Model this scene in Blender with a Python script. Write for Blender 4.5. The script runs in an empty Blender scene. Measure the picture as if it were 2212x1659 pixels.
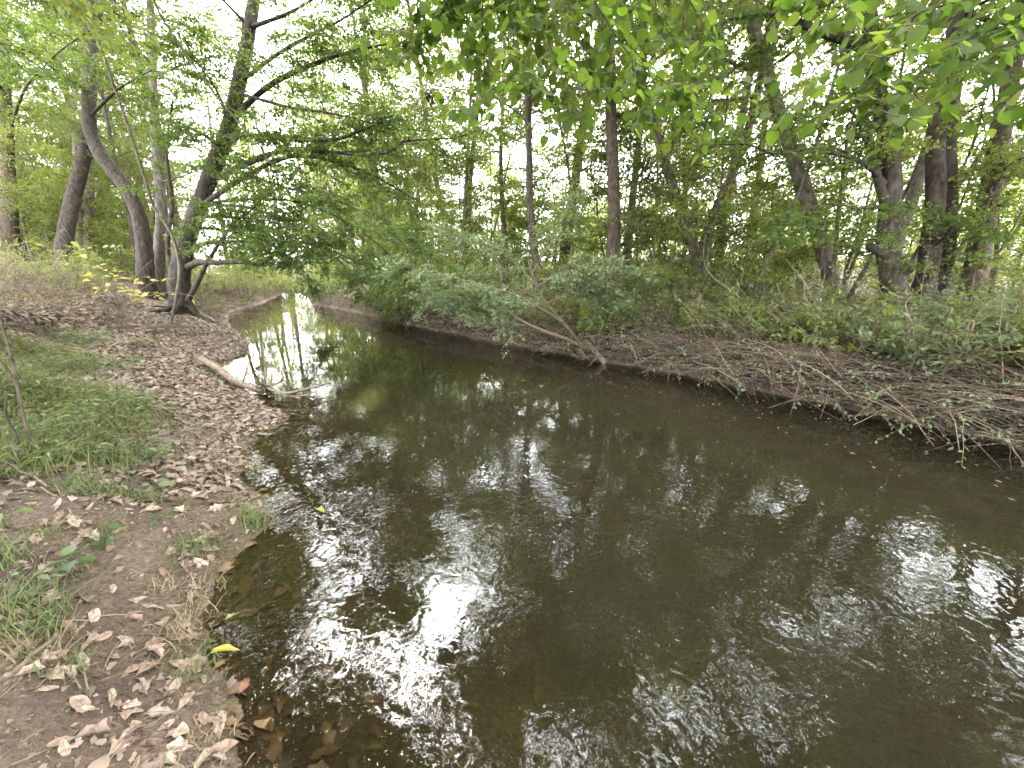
import bpy, math, random
import numpy as np

# ------------------------------------------------------------------ camera, sky, sun, exposure
scene = bpy.context.scene
col = scene.collection
W, H, F = 2212.0, 1659.0, 831.0           # measured on the photograph shown 2212 px wide
CAM_H = 1.6
HAZE = 0.0
PITCH = math.radians(17.0)
cam_d = bpy.data.cameras.new('camera')
cam_d.sensor_width = 36.0
cam_d.lens = 36.0 * F / W
cam_d.clip_start = 0.02
cam_d.clip_end = 2000.0
cam = bpy.data.objects.new('camera', cam_d)
col.objects.link(cam)
cam.location = (0, 0, CAM_H)
cam.rotation_euler = (math.radians(90) - PITCH, 0, 0)
scene.camera = cam

SUN_EL, SUN_AZ = math.radians(58), math.radians(-35)     # azimuth from +Y towards +X
world = bpy.data.worlds.new('World')
scene.world = world
world.use_nodes = True
wn, wl = world.node_tree.nodes, world.node_tree.links
wn.clear()
sky = wn.new('ShaderNodeTexSky')
sky.sky_type = 'NISHITA'
sky.sun_disc = False
sky.sun_elevation = SUN_EL
sky.sun_rotation = SUN_AZ
sky.dust_density = 4.0
sky.air_density = 1.0
sky.ozone_density = 1.0
hsv = wn.new('ShaderNodeHueSaturation')
hsv.inputs['Saturation'].default_value = 0.12            # an even veil of cloud
veil = wn.new('ShaderNodeMix')
veil.data_type = 'RGBA'
veil.inputs[0].default_value = 0.6
veil.inputs[7].default_value = (9.6, 9.9, 10.4, 1)
bg = wn.new('ShaderNodeBackground')
bg.inputs['Strength'].default_value = 0.14
wo = wn.new('ShaderNodeOutputWorld')
wl.new(sky.outputs[0], hsv.inputs['Color'])
wl.new(hsv.outputs[0], veil.inputs[6])
wl.new(veil.outputs[2], bg.inputs['Color'])
wl.new(bg.outputs[0], wo.inputs[0])

sun_d = bpy.data.lights.new('sun', 'SUN')
sun_d.energy = .6
sun_d.angle = math.radians(25)
sun_d.color = (1.0, 0.96, 0.9)
sun = bpy.data.objects.new('sun', sun_d)
col.objects.link(sun)
sun.rotation_euler = (math.pi / 2 - SUN_EL, 0, -SUN_AZ + math.pi)
scene.view_settings.view_transform = 'Standard'
scene.view_settings.look = 'None'
scene.view_settings.exposure = 4.1
scene.view_settings.gamma = 1.0
scene.render.resolution_x, scene.render.resolution_y = 1024, 768
try:
    scene.cycles.max_bounces = 5
    scene.cycles.use_adaptive_sampling = True
    scene.cycles.adaptive_threshold = .02
    scene.cycles.transparent_max_bounces = 8
    scene.cycles.caustics_reflective = False
    scene.cycles.caustics_refractive = False
except Exception:
    pass

rng = np.random.default_rng(7)
random.seed(7)
SP, CP = math.sin(PITCH), math.cos(PITCH)


def P(x, y, t):
    """the place seen at photograph point (x, y), t metres deep along the view axis"""
    cx, cy = (x - W / 2) / F, (y - H / 2) / F
    return np.array([cx * t, (CP - cy * SP) * t, CAM_H - (SP + cy * CP) * t])


# ------------------------------------------------------------------ helpers
def smooth01(x):
    x = np.clip(x, 0, 1)
    return x * x * (3 - 2 * x)


def hash2(ix, iy, seed):
    n = np.sin(ix * 127.1 + iy * 311.7 + seed * 74.7) * 43758.5453
    return n - np.floor(n)


def vnoise(x, y, seed=0):
    ix, iy = np.floor(x), np.floor(y)
    fx, fy = x - ix, y - iy
    fx, fy = fx * fx * (3 - 2 * fx), fy * fy * (3 - 2 * fy)
    a, b = hash2(ix, iy, seed), hash2(ix + 1, iy, seed)
    c, d = hash2(ix, iy + 1, seed), hash2(ix + 1, iy + 1, seed)
    return (a + (b - a) * fx) * (1 - fy) + (c + (d - c) * fx) * fy - 0.5


def fbm(x, y, seed=0, octs=3):
    s, a = 0, 1.0
    for o in range(octs):
        s = s + a * vnoise(x * 2 ** o, y * 2 ** o, seed + o)
        a *= 0.5
    return s


def norm(v):
    v = np.asarray(v, float)
    return v / (np.linalg.norm(v, axis=-1, keepdims=True) + 1e-9)


class MB:
    """collects vertices and faces, links them as one mesh object"""

    def __init__(self):
        self.v, self.f3, self.f4, self.n = [], [], [], 0

    def add(self, v, f):
        v = np.asarray(v, float).reshape(-1, 3)
        f = np.asarray(f, np.int64)
        (self.f3 if f.shape[1] == 3 else self.f4).append(f + self.n)
        self.v.append(v)
        self.n += len(v)

    def tube(self, pts, r0, r1=None, sides=None, rough=0.0):
        pts = np.asarray(pts, float)
        n = len(pts)
        r = np.linspace(r0, r0 if r1 is None else r1, n) if np.isscalar(r0) else np.asarray(r0, float)
        if sides is None:
            m = r.max()
            sides = 12 if m > .05 else 6 if m > .012 else 4 if m > .005 else 3
        t = np.gradient(pts, axis=0)
        t = norm(t)
        ref = np.array([0, 0, 1.0]) if abs(t[0, 2]) < .8 else np.array([1.0, 0, 0])
        u = norm(np.cross(t, ref))
        w = np.cross(t, u)
        a = np.arange(sides) * 2 * math.pi / sides
        rr = r[:, None]
        if rough:
            rr = rr * (1 + rough * (rng.random((n, sides)) - .5))
        else:
            rr = rr * np.ones((n, sides))
        ring = pts[:, None, :] + rr[:, :, None] * (np.cos(a)[None, :, None] * u[:, None, :] + np.sin(a)[None, :, None] * w[:, None, :])
        i = np.arange(n - 1)[:, None] * sides
        k = np.arange(sides)[None, :]
        k2 = (k + 1) % sides
        f = np.stack([i + k, i + k2, i + sides + k2, i + sides + k], -1).reshape(-1, 4)
        self.add(ring.reshape(-1, 3), f)
        if r[0] > .01:
            for e in (0, n - 1):                      # closed ends
                b = self.n
                self.v.append(pts[e][None, :]); self.n += 1
                s0 = b - n * sides + e * sides if e == 0 else b - sides - (1 if e else 0)
                s0 = (b - n * sides) if e == 0 else (b - 1 - sides)
                kk = np.arange(sides)
                self.f3.append(np.stack([np.full(sides, b), s0 + kk, s0 + (kk + 1) % sides], -1))

    def build(self, name, mat, parent=None, base=None, smooth=False):
        v = np.concatenate(self.v) if self.v else np.zeros((0, 3))
        if base is not None:
            v = v - np.asarray(base)
        me = bpy.data.meshes.new(name)
        f3 = np.concatenate(self.f3) if self.f3 else np.zeros((0, 3), np.int64)
        f4 = np.concatenate(self.f4) if self.f4 else np.zeros((0, 4), np.int64)
        me.vertices.add(len(v))
        me.vertices.foreach_set('co', v.astype(np.float32).ravel())
        loops = np.concatenate([f3.ravel(), f4.ravel()]).astype(np.int32)
        me.loops.add(len(loops))
        me.loops.foreach_set('vertex_index', loops)
        nf = len(f3) + len(f4)
        me.polygons.add(nf)
        st = np.concatenate([np.arange(len(f3)) * 3, len(f3) * 3 + np.arange(len(f4)) * 4]).astype(np.int32)
        me.polygons.foreach_set('loop_start', st)
        if smooth:
            me.polygons.foreach_set('use_smooth', np.ones(nf, bool))
        me.update(calc_edges=True)
        me.validate()
        me.materials.append(mat)
        o = bpy.data.objects.new(name, me)
        col.objects.link(o)
        if parent is not None:
            o.parent = parent
        elif base is not None:
            o.location = base
        return o


def tag(o, label=None, cat=None, group=None, kind=None):
    if label: o['label'] = label
    if cat: o['category'] = cat
    if group: o['group'] = group
    if kind: o['kind'] = kind
    return o


def thing(name, label, cat, loc=(0, 0, 0), group=None):
    o = bpy.data.objects.new(name, None)
    o.empty_display_size = .2
    col.objects.link(o)
    o.location = [float(c) for c in loc]
    return tag(o, label, cat, group)


def copy_tree(root, loc, rz=0.0, sc=1.0, label=None, group=None):
    r = root.copy()
    col.objects.link(r)
    r.location = [float(c) for c in loc]
    r.rotation_euler = (0, 0, rz)
    r.scale = (sc, sc, sc)
    if label: r['label'] = label
    if group: r['group'] = group
    for ch in list(root.children):
        c = ch.copy()
        col.objects.link(c)
        c.parent = r
        for g in list(ch.children):
            d = g.copy()
            col.objects.link(d)
            d.parent = c
    return r


# ------------------------------------------------------------------ materials
def new_mat(name):
    m = bpy.data.materials.new(name)
    m.use_nodes = True
    m.node_tree.nodes.clear()
    return m, m.node_tree.nodes, m.node_tree.links


def ramp(n, stops):
    r = n.new('ShaderNodeValToRGB')
    e = r.color_ramp.elements
    while len(e) < len(stops):
        e.new(0.5)
    for i, (p_, c_) in enumerate(stops):
        e[i].position = p_
        e[i].color = (*c_, 1)
    return r


def leaf_mat(name, cols, trans=0.45, rough=0.5, yellow=1.0, spec=0.35):
    """each leaf its own tint; half of the light that meets a leaf goes through it"""
    m, n, l = new_mat(name)
    geo = n.new('ShaderNodeNewGeometry')
    oi = n.new('ShaderNodeObjectInfo')
    add = n.new('ShaderNodeMath'); add.operation = 'ADD'
    fr = n.new('ShaderNodeMath'); fr.operation = 'FRACT'
    l.new(geo.outputs['Random Per Island'], add.inputs[0])
    l.new(oi.outputs['Random'], add.inputs[1])
    l.new(add.outputs[0], fr.inputs[0])
    k = len(cols)
    r = ramp(n, [(i / max(1, k - 1), c) for i, c in enumerate(cols)])
    l.new(fr.outputs[0], r.inputs[0])
    ns = n.new('ShaderNodeTexNoise'); ns.inputs['Scale'].default_value = 60
    tc = n.new('ShaderNodeTexCoord')
    l.new(tc.outputs['Object'], ns.inputs['Vector'])
    mx = n.new('ShaderNodeMix'); mx.data_type = 'RGBA'; mx.blend_type = 'MULTIPLY'
    mx.inputs[0].default_value = .5
    l.new(r.outputs[0], mx.inputs[6]); l.new(ns.outputs['Color'], mx.inputs[7])
    p = n.new('ShaderNodeBsdfPrincipled')
    p.inputs['Roughness'].default_value = rough
    p.inputs['Specular IOR Level'].default_value = spec
    l.new(mx.outputs[2], p.inputs['Base Color'])
    t = n.new('ShaderNodeBsdfTranslucent')
    g = n.new('ShaderNodeMix'); g.data_type = 'RGBA'; g.blend_type = 'MULTIPLY'
    g.inputs[0].default_value = 1.0
    g.inputs[7].default_value = (1.2 * yellow, 1.15, .68, 1)
    l.new(r.outputs[0], g.inputs[6]); l.new(g.outputs[2], t.inputs['Color'])
    s = n.new('ShaderNodeMixShader'); s.inputs[0].default_value = trans
    o = n.new('ShaderNodeOutputMaterial')
    l.new(p.outputs[0], s.inputs[1]); l.new(t.outputs[0], s.inputs[2]); l.new(s.outputs[0], o.inputs[0])
    return m


def bark_mat(name, dark, light, lichen=None, scale=9.0, bump=.5, rough=.9):
    m, n, l = new_mat(name)
    tc = n.new('ShaderNodeTexCoord')
    mp = n.new('ShaderNodeMapping'); mp.inputs['Scale'].default_value = (1, 1, .28)
    l.new(tc.outputs['Object'], mp.inputs[0])
    a = n.new('ShaderNodeTexNoise'); a.inputs['Scale'].default_value = scale * 2.2; a.inputs['Detail'].default_value = 6
    l.new(mp.outputs[0], a.inputs['Vector'])
    r = ramp(n, [(.3, dark), (.7, light)])
    l.new(a.outputs[0], r.inputs[0])
    b = n.new('ShaderNodeTexNoise'); b.inputs['Scale'].default_value = 7.5; b.inputs['Detail'].default_value = 8; b.inputs['Roughness'].default_value = .7
    l.new(tc.outputs['Object'], b.inputs['Vector'])
    r2 = ramp(n, [(.54, (0, 0, 0)), (.72, (.75, .75, .75))])
    l.new(b.outputs[0], r2.inputs[0])
    mx = n.new('ShaderNodeMix'); mx.data_type = 'RGBA'
    mx.inputs[7].default_value = (*(lichen or light), 1)
    l.new(r2.outputs[0], mx.inputs[0]); l.new(r.outputs[0], mx.inputs[6])
    p = n.new('ShaderNodeBsdfPrincipled'); p.inputs['Roughness'].default_value = rough
    p.inputs['Specular IOR Level'].default_value = .2
    l.new(mx.outputs[2], p.inputs['Base Color'])
    bp = n.new('ShaderNodeBump'); bp.inputs['Strength'].default_value = bump; bp.inputs['Distance'].default_value = .02
    l.new(a.outputs[0], bp.inputs['Height']); l.new(bp.outputs[0], p.inputs['Normal'])
    o = n.new('ShaderNodeOutputMaterial'); l.new(p.outputs[0], o.inputs[0])
    return m


def ground_mat():
    m, n, l = new_mat('bank_soil')
    tc = n.new('ShaderNodeTexCoord')
    a = n.new('ShaderNodeTexNoise'); a.inputs['Scale'].default_value = 2.2; a.inputs['Detail'].default_value = 8
    b = n.new('ShaderNodeTexNoise'); b.inputs['Scale'].default_value = 34; b.inputs['Detail'].default_value = 6
    l.new(tc.outputs['Object'], a.inputs['Vector']); l.new(tc.outputs['Object'], b.inputs['Vector'])
    r = ramp(n, [(.25, (.052, .035, .024)), (.5, (.112, .078, .054)), (.75, (.185, .136, .1))])
    l.new(a.outputs[0], r.inputs[0])
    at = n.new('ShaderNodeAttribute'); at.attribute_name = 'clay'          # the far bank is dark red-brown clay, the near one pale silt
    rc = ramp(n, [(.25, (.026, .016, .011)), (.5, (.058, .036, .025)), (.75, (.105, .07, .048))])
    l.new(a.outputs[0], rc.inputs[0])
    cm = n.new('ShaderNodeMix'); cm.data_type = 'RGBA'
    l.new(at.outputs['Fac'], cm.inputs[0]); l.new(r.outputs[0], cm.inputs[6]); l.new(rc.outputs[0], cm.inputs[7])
    r2 = ramp(n, [(.3, (.55, .52, .5)), (.7, (1.15, 1.1, 1.05))])
    l.new(b.outputs[0], r2.inputs[0])
    mx = n.new('ShaderNodeMix'); mx.data_type = 'RGBA'; mx.blend_type = 'MULTIPLY'; mx.inputs[0].default_value = 1
    l.new(cm.outputs[2], mx.inputs[6]); l.new(r2.outputs[0], mx.inputs[7])
    # silt of the creek bed below the water line, damp soil just above it
    sx = n.new('ShaderNodeSeparateXYZ'); l.new(tc.outputs['Object'], sx.inputs[0])
    wob = n.new('ShaderNodeMath'); wob.operation = 'MULTIPLY_ADD'; wob.inputs[1].default_value = .07
    l.new(a.outputs[0], wob.inputs[0]); l.new(sx.outputs['Z'], wob.inputs[2])
    mr = n.new('ShaderNodeMapRange'); mr.inputs[1].default_value = .03; mr.inputs[2].default_value = .11
    mr.clamp = True
    l.new(wob.outputs[0], mr.inputs[0])
    wet = n.new('ShaderNodeMix'); wet.data_type = 'RGBA'
    bed = n.new('ShaderNodeMix'); bed.data_type = 'RGBA'; bed.blend_type = 'MULTIPLY'; bed.inputs[0].default_value = 1
    rb = ramp(n, [(.35, (.055, .04, .022)), (.65, (.15, .11, .06))])
    c = n.new('ShaderNodeTexNoise'); c.inputs['Scale'].default_value = 1.6; c.inputs['Detail'].default_value = 7
    l.new(tc.outputs['Object'], c.inputs['Vector']); l.new(c.outputs[0], rb.inputs[0])
    l.new(rb.outputs[0], bed.inputs[6]); l.new(r2.outputs[0], bed.inputs[7])
    l.new(mr.outputs[0], wet.inputs[0]); l.new(bed.outputs[2], wet.inputs[6]); l.new(mx.outputs[2], wet.inputs[7])
    p = n.new('ShaderNodeBsdfPrincipled')
    l.new(wet.outputs[2], p.inputs['Base Color'])
    rr = n.new('ShaderNodeMapRange'); rr.inputs[3].default_value = .45; rr.inputs[4].default_value = .92
    l.new(mr.outputs[0], rr.inputs[0]); l.new(rr.outputs[0], p.inputs['Roughness'])
    gr_ = n.new('ShaderNodeTexNoise'); gr_.inputs['Scale'].default_value = 150; gr_.inputs['Detail'].default_value = 5
    vo = n.new('ShaderNodeTexVoronoi'); vo.inputs['Scale'].default_value = 45; vo.feature = 'F1'
    l.new(tc.outputs['Object'], gr_.inputs['Vector']); l.new(tc.outputs['Object'], vo.inputs['Vector'])
    h1 = n.new('ShaderNodeMath'); h1.operation = 'MULTIPLY_ADD'; h1.inputs[1].default_value = .35
    l.new(gr_.outputs[0], h1.inputs[0]); l.new(b.outputs[0], h1.inputs[2])
    h2 = n.new('ShaderNodeMath'); h2.operation = 'MULTIPLY_ADD'; h2.inputs[1].default_value = -.3
    l.new(vo.outputs['Distance'], h2.inputs[0]); l.new(h1.outputs[0], h2.inputs[2])
    bp = n.new('ShaderNodeBump'); bp.inputs['Strength'].default_value = 1.0; bp.inputs['Distance'].default_value = .035
    l.new(h2.outputs[0], bp.inputs['Height']); l.new(bp.outputs[0], p.inputs['Normal'])
    o = n.new('ShaderNodeOutputMaterial'); l.new(p.outputs[0], o.inputs[0])
    return m


def water_mat():
    m, n, l = new_mat('creek_water')
    tc = n.new('ShaderNodeTexCoord')
    mp = n.new('ShaderNodeMapping'); mp.inputs['Scale'].default_value = (1, 1, 1)
    l.new(tc.outputs['Object'], mp.inputs[0])
    a = n.new('ShaderNodeTexNoise'); a.inputs['Scale'].default_value = 15; a.inputs['Detail'].default_value = 1.5
    a.inputs['Distortion'].default_value = .5
    b = n.new('ShaderNodeTexNoise'); b.inputs['Scale'].default_value = 2.5; b.inputs['Detail'].default_value = 2
    c = n.new('ShaderNodeTexNoise'); c.inputs['Scale'].default_value = .55; c.inputs['Detail'].default_value = 2
    for q in (a, b, c):
        l.new(mp.outputs[0], q.inputs['Vector'])
    # calm pools and livelier patches; the riffle lies by the near bank
    sx = n.new('ShaderNodeSeparateXYZ'); l.new(tc.outputs['Object'], sx.inputs[0])
    mr = n.new('ShaderNodeMapRange'); mr.inputs[1].default_value = .8; mr.inputs[2].default_value = 6.0
    mr.inputs[3].default_value = 1.0; mr.inputs[4].default_value = .1
    l.new(sx.outputs['Y'], mr.inputs[0])
    pr = n.new('ShaderNodeMapRange'); pr.inputs[1].default_value = .3; pr.inputs[2].default_value = .7
    pr.inputs[3].default_value = .45; pr.inputs[4].default_value = 1.1
    l.new(c.outputs[0], pr.inputs[0])
    amp = n.new('ShaderNodeMath'); amp.operation = 'MULTIPLY'
    l.new(mr.outputs[0], amp.inputs[0]); l.new(pr.outputs[0], amp.inputs[1])
    ha = n.new('ShaderNodeMath'); ha.operation = 'MULTIPLY'
    l.new(a.outputs[0], ha.inputs[0]); l.new(amp.outputs[0], ha.inputs[1])
    hb = n.new('ShaderNodeMath'); hb.operation = 'MULTIPLY_ADD'; hb.inputs[1].default_value = .45
    l.new(b.outputs[0], hb.inputs[0]); l.new(ha.outputs[0], hb.inputs[2])
    bp = n.new('ShaderNodeBump'); bp.inputs['Strength'].default_value = 1.0; bp.inputs['Distance'].default_value = .0026
    l.new(hb.outputs[0], bp.inputs['Height'])
    fr = n.new('ShaderNodeFresnel'); fr.inputs['IOR'].default_value = 1.5
    l.new(bp.outputs[0], fr.inputs['Normal'])
    gl = n.new('ShaderNodeBsdfGlossy'); gl.inputs['Roughness'].default_value = .015
    gl.inputs['Color'].default_value = (1, 1, 1, 1)
    l.new(bp.outputs[0], gl.inputs['Normal'])
    tr = n.new('ShaderNodeBsdfTransparent'); tr.inputs['Color'].default_value = (.5, .44, .3, 1)
    df = n.new('ShaderNodeBsdfDiffuse'); df.inputs['Color'].default_value = (.02, .018, .0095, 1)
    body = n.new('ShaderNodeMixShader')
    dp = n.new('ShaderNodeAttribute'); dp.attribute_name = 'depth'         # the deeper the water, the less of the bed it lets through
    mk = n.new('ShaderNodeMapRange'); mk.inputs[1].default_value = .0; mk.inputs[2].default_value = .42
    mk.inputs[3].default_value = .06; mk.inputs[4].default_value = .62
    l.new(dp.outputs['Fac'], mk.inputs[0]); l.new(mk.outputs[0], body.inputs[0])
    tm_ = n.new('ShaderNodeMix'); tm_.data_type = 'RGBA'
    tm_.inputs[6].default_value = (.86, .8, .66, 1); tm_.inputs[7].default_value = (.33, .275, .165, 1)
    l.new(mk.outputs[0], tm_.inputs[0]); l.new(tm_.outputs[2], tr.inputs['Color'])
    l.new(tr.outputs[0], body.inputs[1]); l.new(df.outputs[0], body.inputs[2])
    s = n.new('ShaderNodeMixShader')
    l.new(fr.outputs[0], s.inputs[0]); l.new(body.outputs[0], s.inputs[1]); l.new(gl.outputs[0], s.inputs[2])
    o = n.new('ShaderNodeOutputMaterial'); l.new(s.outputs[0], o.inputs[0])
    return m


def veined_leaf_mat(name, cols):
    """a fallen leaf: tint of its own, pale midrib, side veins, rot blotches (leaf lies along its own X axis)"""
    m, n, l = new_mat(name)
    oi = n.new('ShaderNodeObjectInfo'); tc = n.new('ShaderNodeTexCoord')
    k = len(cols)
    r = ramp(n, [(i / (k - 1), c) for i, c in enumerate(cols)])
    l.new(oi.outputs['Random'], r.inputs[0])
    sx = n.new('ShaderNodeSeparateXYZ'); l.new(tc.outputs['Object'], sx.inputs[0])
    ab = n.new('ShaderNodeMath'); ab.operation = 'ABSOLUTE'; l.new(sx.outputs['Y'], ab.inputs[0])
    mid_ = n.new('ShaderNodeMapRange'); mid_.inputs[1].default_value = .008; mid_.inputs[2].default_value = .03
    mid_.inputs[3].default_value = 1; mid_.inputs[4].default_value = 0
    l.new(ab.outputs[0], mid_.inputs[0])
    sl = n.new('ShaderNodeMath'); sl.operation = 'MULTIPLY_ADD'; sl.inputs[1].default_value = -.8      # veins run forward from the midrib
    l.new(ab.outputs[0], sl.inputs[0]); l.new(sx.outputs['X'], sl.inputs[2])
    fq = n.new('ShaderNodeMath'); fq.operation = 'MULTIPLY'; fq.inputs[1].default_value = 62
    l.new(sl.outputs[0], fq.inputs[0])
    sn = n.new('ShaderNodeMath'); sn.operation = 'SINE'; l.new(fq.outputs[0], sn.inputs[0])
    ve = n.new('ShaderNodeMapRange'); ve.inputs[1].default_value = .75; ve.inputs[2].default_value = 1; ve.inputs[4].default_value = .5
    l.new(sn.outputs[0], ve.inputs[0])
    mxv = n.new('ShaderNodeMath'); mxv.operation = 'MAXIMUM'; l.new(mid_.outputs[0], mxv.inputs[0]); l.new(ve.outputs[0], mxv.inputs[1])
    ad = n.new('ShaderNodeVectorMath'); ad.operation = 'ADD'
    l.new(tc.outputs['Object'], ad.inputs[0]); l.new(oi.outputs['Random'], ad.inputs[1])
    ns = n.new('ShaderNodeTexNoise'); ns.inputs['Scale'].default_value = 5.5; ns.inputs['Detail'].default_value = 7
    l.new(ad.outputs[0], ns.inputs['Vector'])
    bl = ramp(n, [(.33, (.42, .36, .32)), (.55, (1, 1, 1)), (.75, (1.0, .93, .86))])
    l.new(ns.outputs[0], bl.inputs[0])
    m1 = n.new('ShaderNodeMix'); m1.data_type = 'RGBA'; m1.blend_type = 'MULTIPLY'; m1.inputs[0].default_value = 1
    l.new(r.outputs[0], m1.inputs[6]); l.new(bl.outputs[0], m1.inputs[7])
    m2 = n.new('ShaderNodeMix'); m2.data_type = 'RGBA'; m2.inputs[7].default_value = (.16, .105, .07, 1)
    fv = n.new('ShaderNodeMath'); fv.operation = 'MULTIPLY'; fv.inputs[1].default_value = .6
    l.new(mxv.outputs[0], fv.inputs[0]); l.new(fv.outputs[0], m2.inputs[0]); l.new(m1.outputs[2], m2.inputs[6])
    p = n.new('ShaderNodeBsdfPrincipled'); p.inputs['Roughness'].default_value = .6
    l.new(m2.outputs[2], p.inputs['Base Color'])
    bp = n.new('ShaderNodeBump'); bp.inputs['Strength'].default_value = .6; bp.inputs['Distance'].default_value = .003
    l.new(mxv.outputs[0], bp.inputs['Height']); l.new(bp.outputs[0], p.inputs['Normal'])
    o = n.new('ShaderNodeOutputMaterial'); l.new(p.outputs[0], o.inputs[0])
    return m


M = {
    'litter_vein': veined_leaf_mat('veined_dry_leaf', [(.28, .2, .15), (.4, .31, .235), (.15, .1, .072), (.46, .37, .29), (.31, .21, .155), (.22, .15, .11)]),
    'ground': ground_mat(), 'water': water_mat(),
    'bark_dark': bark_mat('bark_dark', (.018, .014, .011), (.07, .056, .044), (.11, .105, .085)),
    'bark_grey': bark_mat('bark_grey', (.06, .05, .04), (.16, .138, .11), (.21, .2, .17)),
    'bark_brown': bark_mat('bark_brown', (.035, .026, .019), (.11, .083, .06), (.15, .135, .105)),
    'twig': bark_mat('twig_wood', (.06, .045, .032), (.15, .115, .085), scale=30, bump=.2),
    'twig_tan': bark_mat('dry_twig_wood', (.13, .095, .065), (.3, .235, .17), scale=30, bump=.2),
    'drift': bark_mat('weathered_wood', (.09, .066, .046), (.24, .19, .14), scale=14, bump=.5),
    'leaf_birch': leaf_mat('leaf_mid_green', [(.08, .13, .03), (.105, .165, .036), (.09, .145, .042), (.15, .2, .045)], trans=.5),
    'leaf_yellow': leaf_mat('leaf_yellow_green', [(.16, .22, .058), (.2, .265, .066), (.235, .285, .074), (.15, .205, .058), (.26, .25, .075)], trans=.58),
    'leaf_pale': leaf_mat('leaf_pale_green', [(.14, .195, .095), (.19, .25, .125), (.12, .17, .08)], trans=.4),
    'leaf_dull': leaf_mat('leaf_dull_green', [(.12, .165, .06), (.15, .195, .065), (.18, .215, .075), (.2, .18, .075)], trans=.55),
    'leaf_big': leaf_mat('leaf_broad_green', [(.085, .15, .027), (.11, .185, .03), (.14, .22, .034), (.07, .125, .03), (.17, .22, .04)], trans=.68),
    'leaf_gold': leaf_mat('leaf_gold', [(.5, .42, .05), (.42, .42, .1), (.3, .36, .1), (.55, .44, .08)], trans=.4),
    'leaf_weed': leaf_mat('leaf_weed', [(.07, .13, .035), (.1, .18, .05), (.14, .21, .065), (.06, .11, .04)], trans=.4),
    'grass': leaf_mat('grass_blade', [(.09, .15, .04), (.13, .19, .055), (.18, .22, .08), (.1, .15, .045), (.28, .25, .13), (.2, .2, .09)], trans=.35),
    'straw': leaf_mat('dry_grass', [(.33, .26, .16), (.26, .2, .12), (.4, .33, .2)], trans=.2),
    'litter': leaf_mat('dry_leaf', [(.25, .185, .14), (.34, .265, .205), (.13, .09, .065), (.42, .34, .27), (.27, .19, .14), (.09, .06, .042), (.31, .225, .17), (.17, .115, .085), (.36, .27, .2)], trans=.15, rough=.6),
    'litter_dark': leaf_mat('sodden_leaf', [(.12, .075, .04), (.18, .11, .05), (.08, .05, .03), (.22, .15, .06)], trans=.05, rough=.4),
    'leaf_red': leaf_mat('dry_leaf_red', [(.22, .1, .065), (.26, .13, .085)], trans=.15),
    'leaf_brown': leaf_mat('dead_leaf_dark', [(.05, .03, .02), (.08, .045, .03)], trans=.1),
    'moss': leaf_mat('moss', [(.05, .08, .012), (.08, .12, .02), (.06, .07, .02)], trans=.2, rough=.9),
}

# ------------------------------------------------------------------ the creek: banks and bed
LEFT = np.array([(9, -9.5), (5, -5), (3, -2.6), (1.6, -1.35), (.7, -.5), (.1, -.05), (-.5, .4), (-.96, .85), (-1.11, 1.06), (-1.35, 1.25),
                 (-1.51, 1.44), (-1.58, 1.67), (-1.6, 2.0), (-1.67, 2.25), (-2.04, 2.6), (-2.43, 3.24), (-2.48, 3.92), (-3.35, 4.71),
                 (-4.4, 5.75), (-5.18, 6.5), (-5.05, 7.18), (-5.72, 8.24), (-7.92, 10.73), (-9.6, 13.0), (-10.6, 14.6), (-11.48, 17.8),
                 (-14.6, 25.2), (-20, 30.5), (-30, 33.5), (-60, 36)])
RIGHT = np.array([(16, -10), (11, -5), (8.2, -1.2), (6.6, .9), (5.5, 2.3), (4.76, 3.25), (4.26, 3.77), (3.99, 4.22), (3.61, 4.6), (3.21, 5.07),
                  (2.67, 5.79), (2.14, 6.16), (1.64, 6.58), (.69, 7.52), (-.51, 8.68), (-2.23, 10.24), (-3.46, 11.77), (-4.68, 13.28),
                  (-8.51, 17.34), (-11.6, 22.8), (-15.5, 29.5), (-22, 34), (-31, 37), (-60, 40)])


def seg_dist(px, py, line):
    best = np.full(px.shape, 1e9)
    for (ax, ay), (bx, by) in zip(line[:-1], line[1:]):
        dx, dy = bx - ax, by - ay
        t = np.clip(((px - ax) * dx + (py - ay) * dy) / (dx * dx + dy * dy), 0, 1)
        best = np.minimum(best, (px - ax - t * dx) ** 2 + (py - ay - t * dy) ** 2)
    return np.sqrt(best)


POLY = np.concatenate([LEFT, RIGHT[::-1]])


def inside(px, py):
    r = np.zeros(px.shape, bool)
    q = np.roll(POLY, -1, axis=0)
    for (ax, ay), (bx, by) in zip(POLY, q):
        c = (ay > py) != (by > py)
        with np.errstate(divide='ignore', invalid='ignore'):
            xi = (bx - ax) * (py - ay) / (by - ay + 1e-12) + ax
        r ^= c & (px < xi)
    return r


def bank_info(px, py):
    """distance to the left bank line, to the right bank line, in the water or not"""
    wx = px + .12 * vnoise(px * 2.3, py * 2.3, 3) + .05 * vnoise(px * 7, py * 7, 5)
    wy = py + .12 * vnoise(px * 2.3, py * 2.3, 4) + .05 * vnoise(px * 7, py * 7, 6)
    return seg_dist(wx, wy, LEFT), seg_dist(wx, wy, RIGHT), inside(wx, wy)


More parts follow.
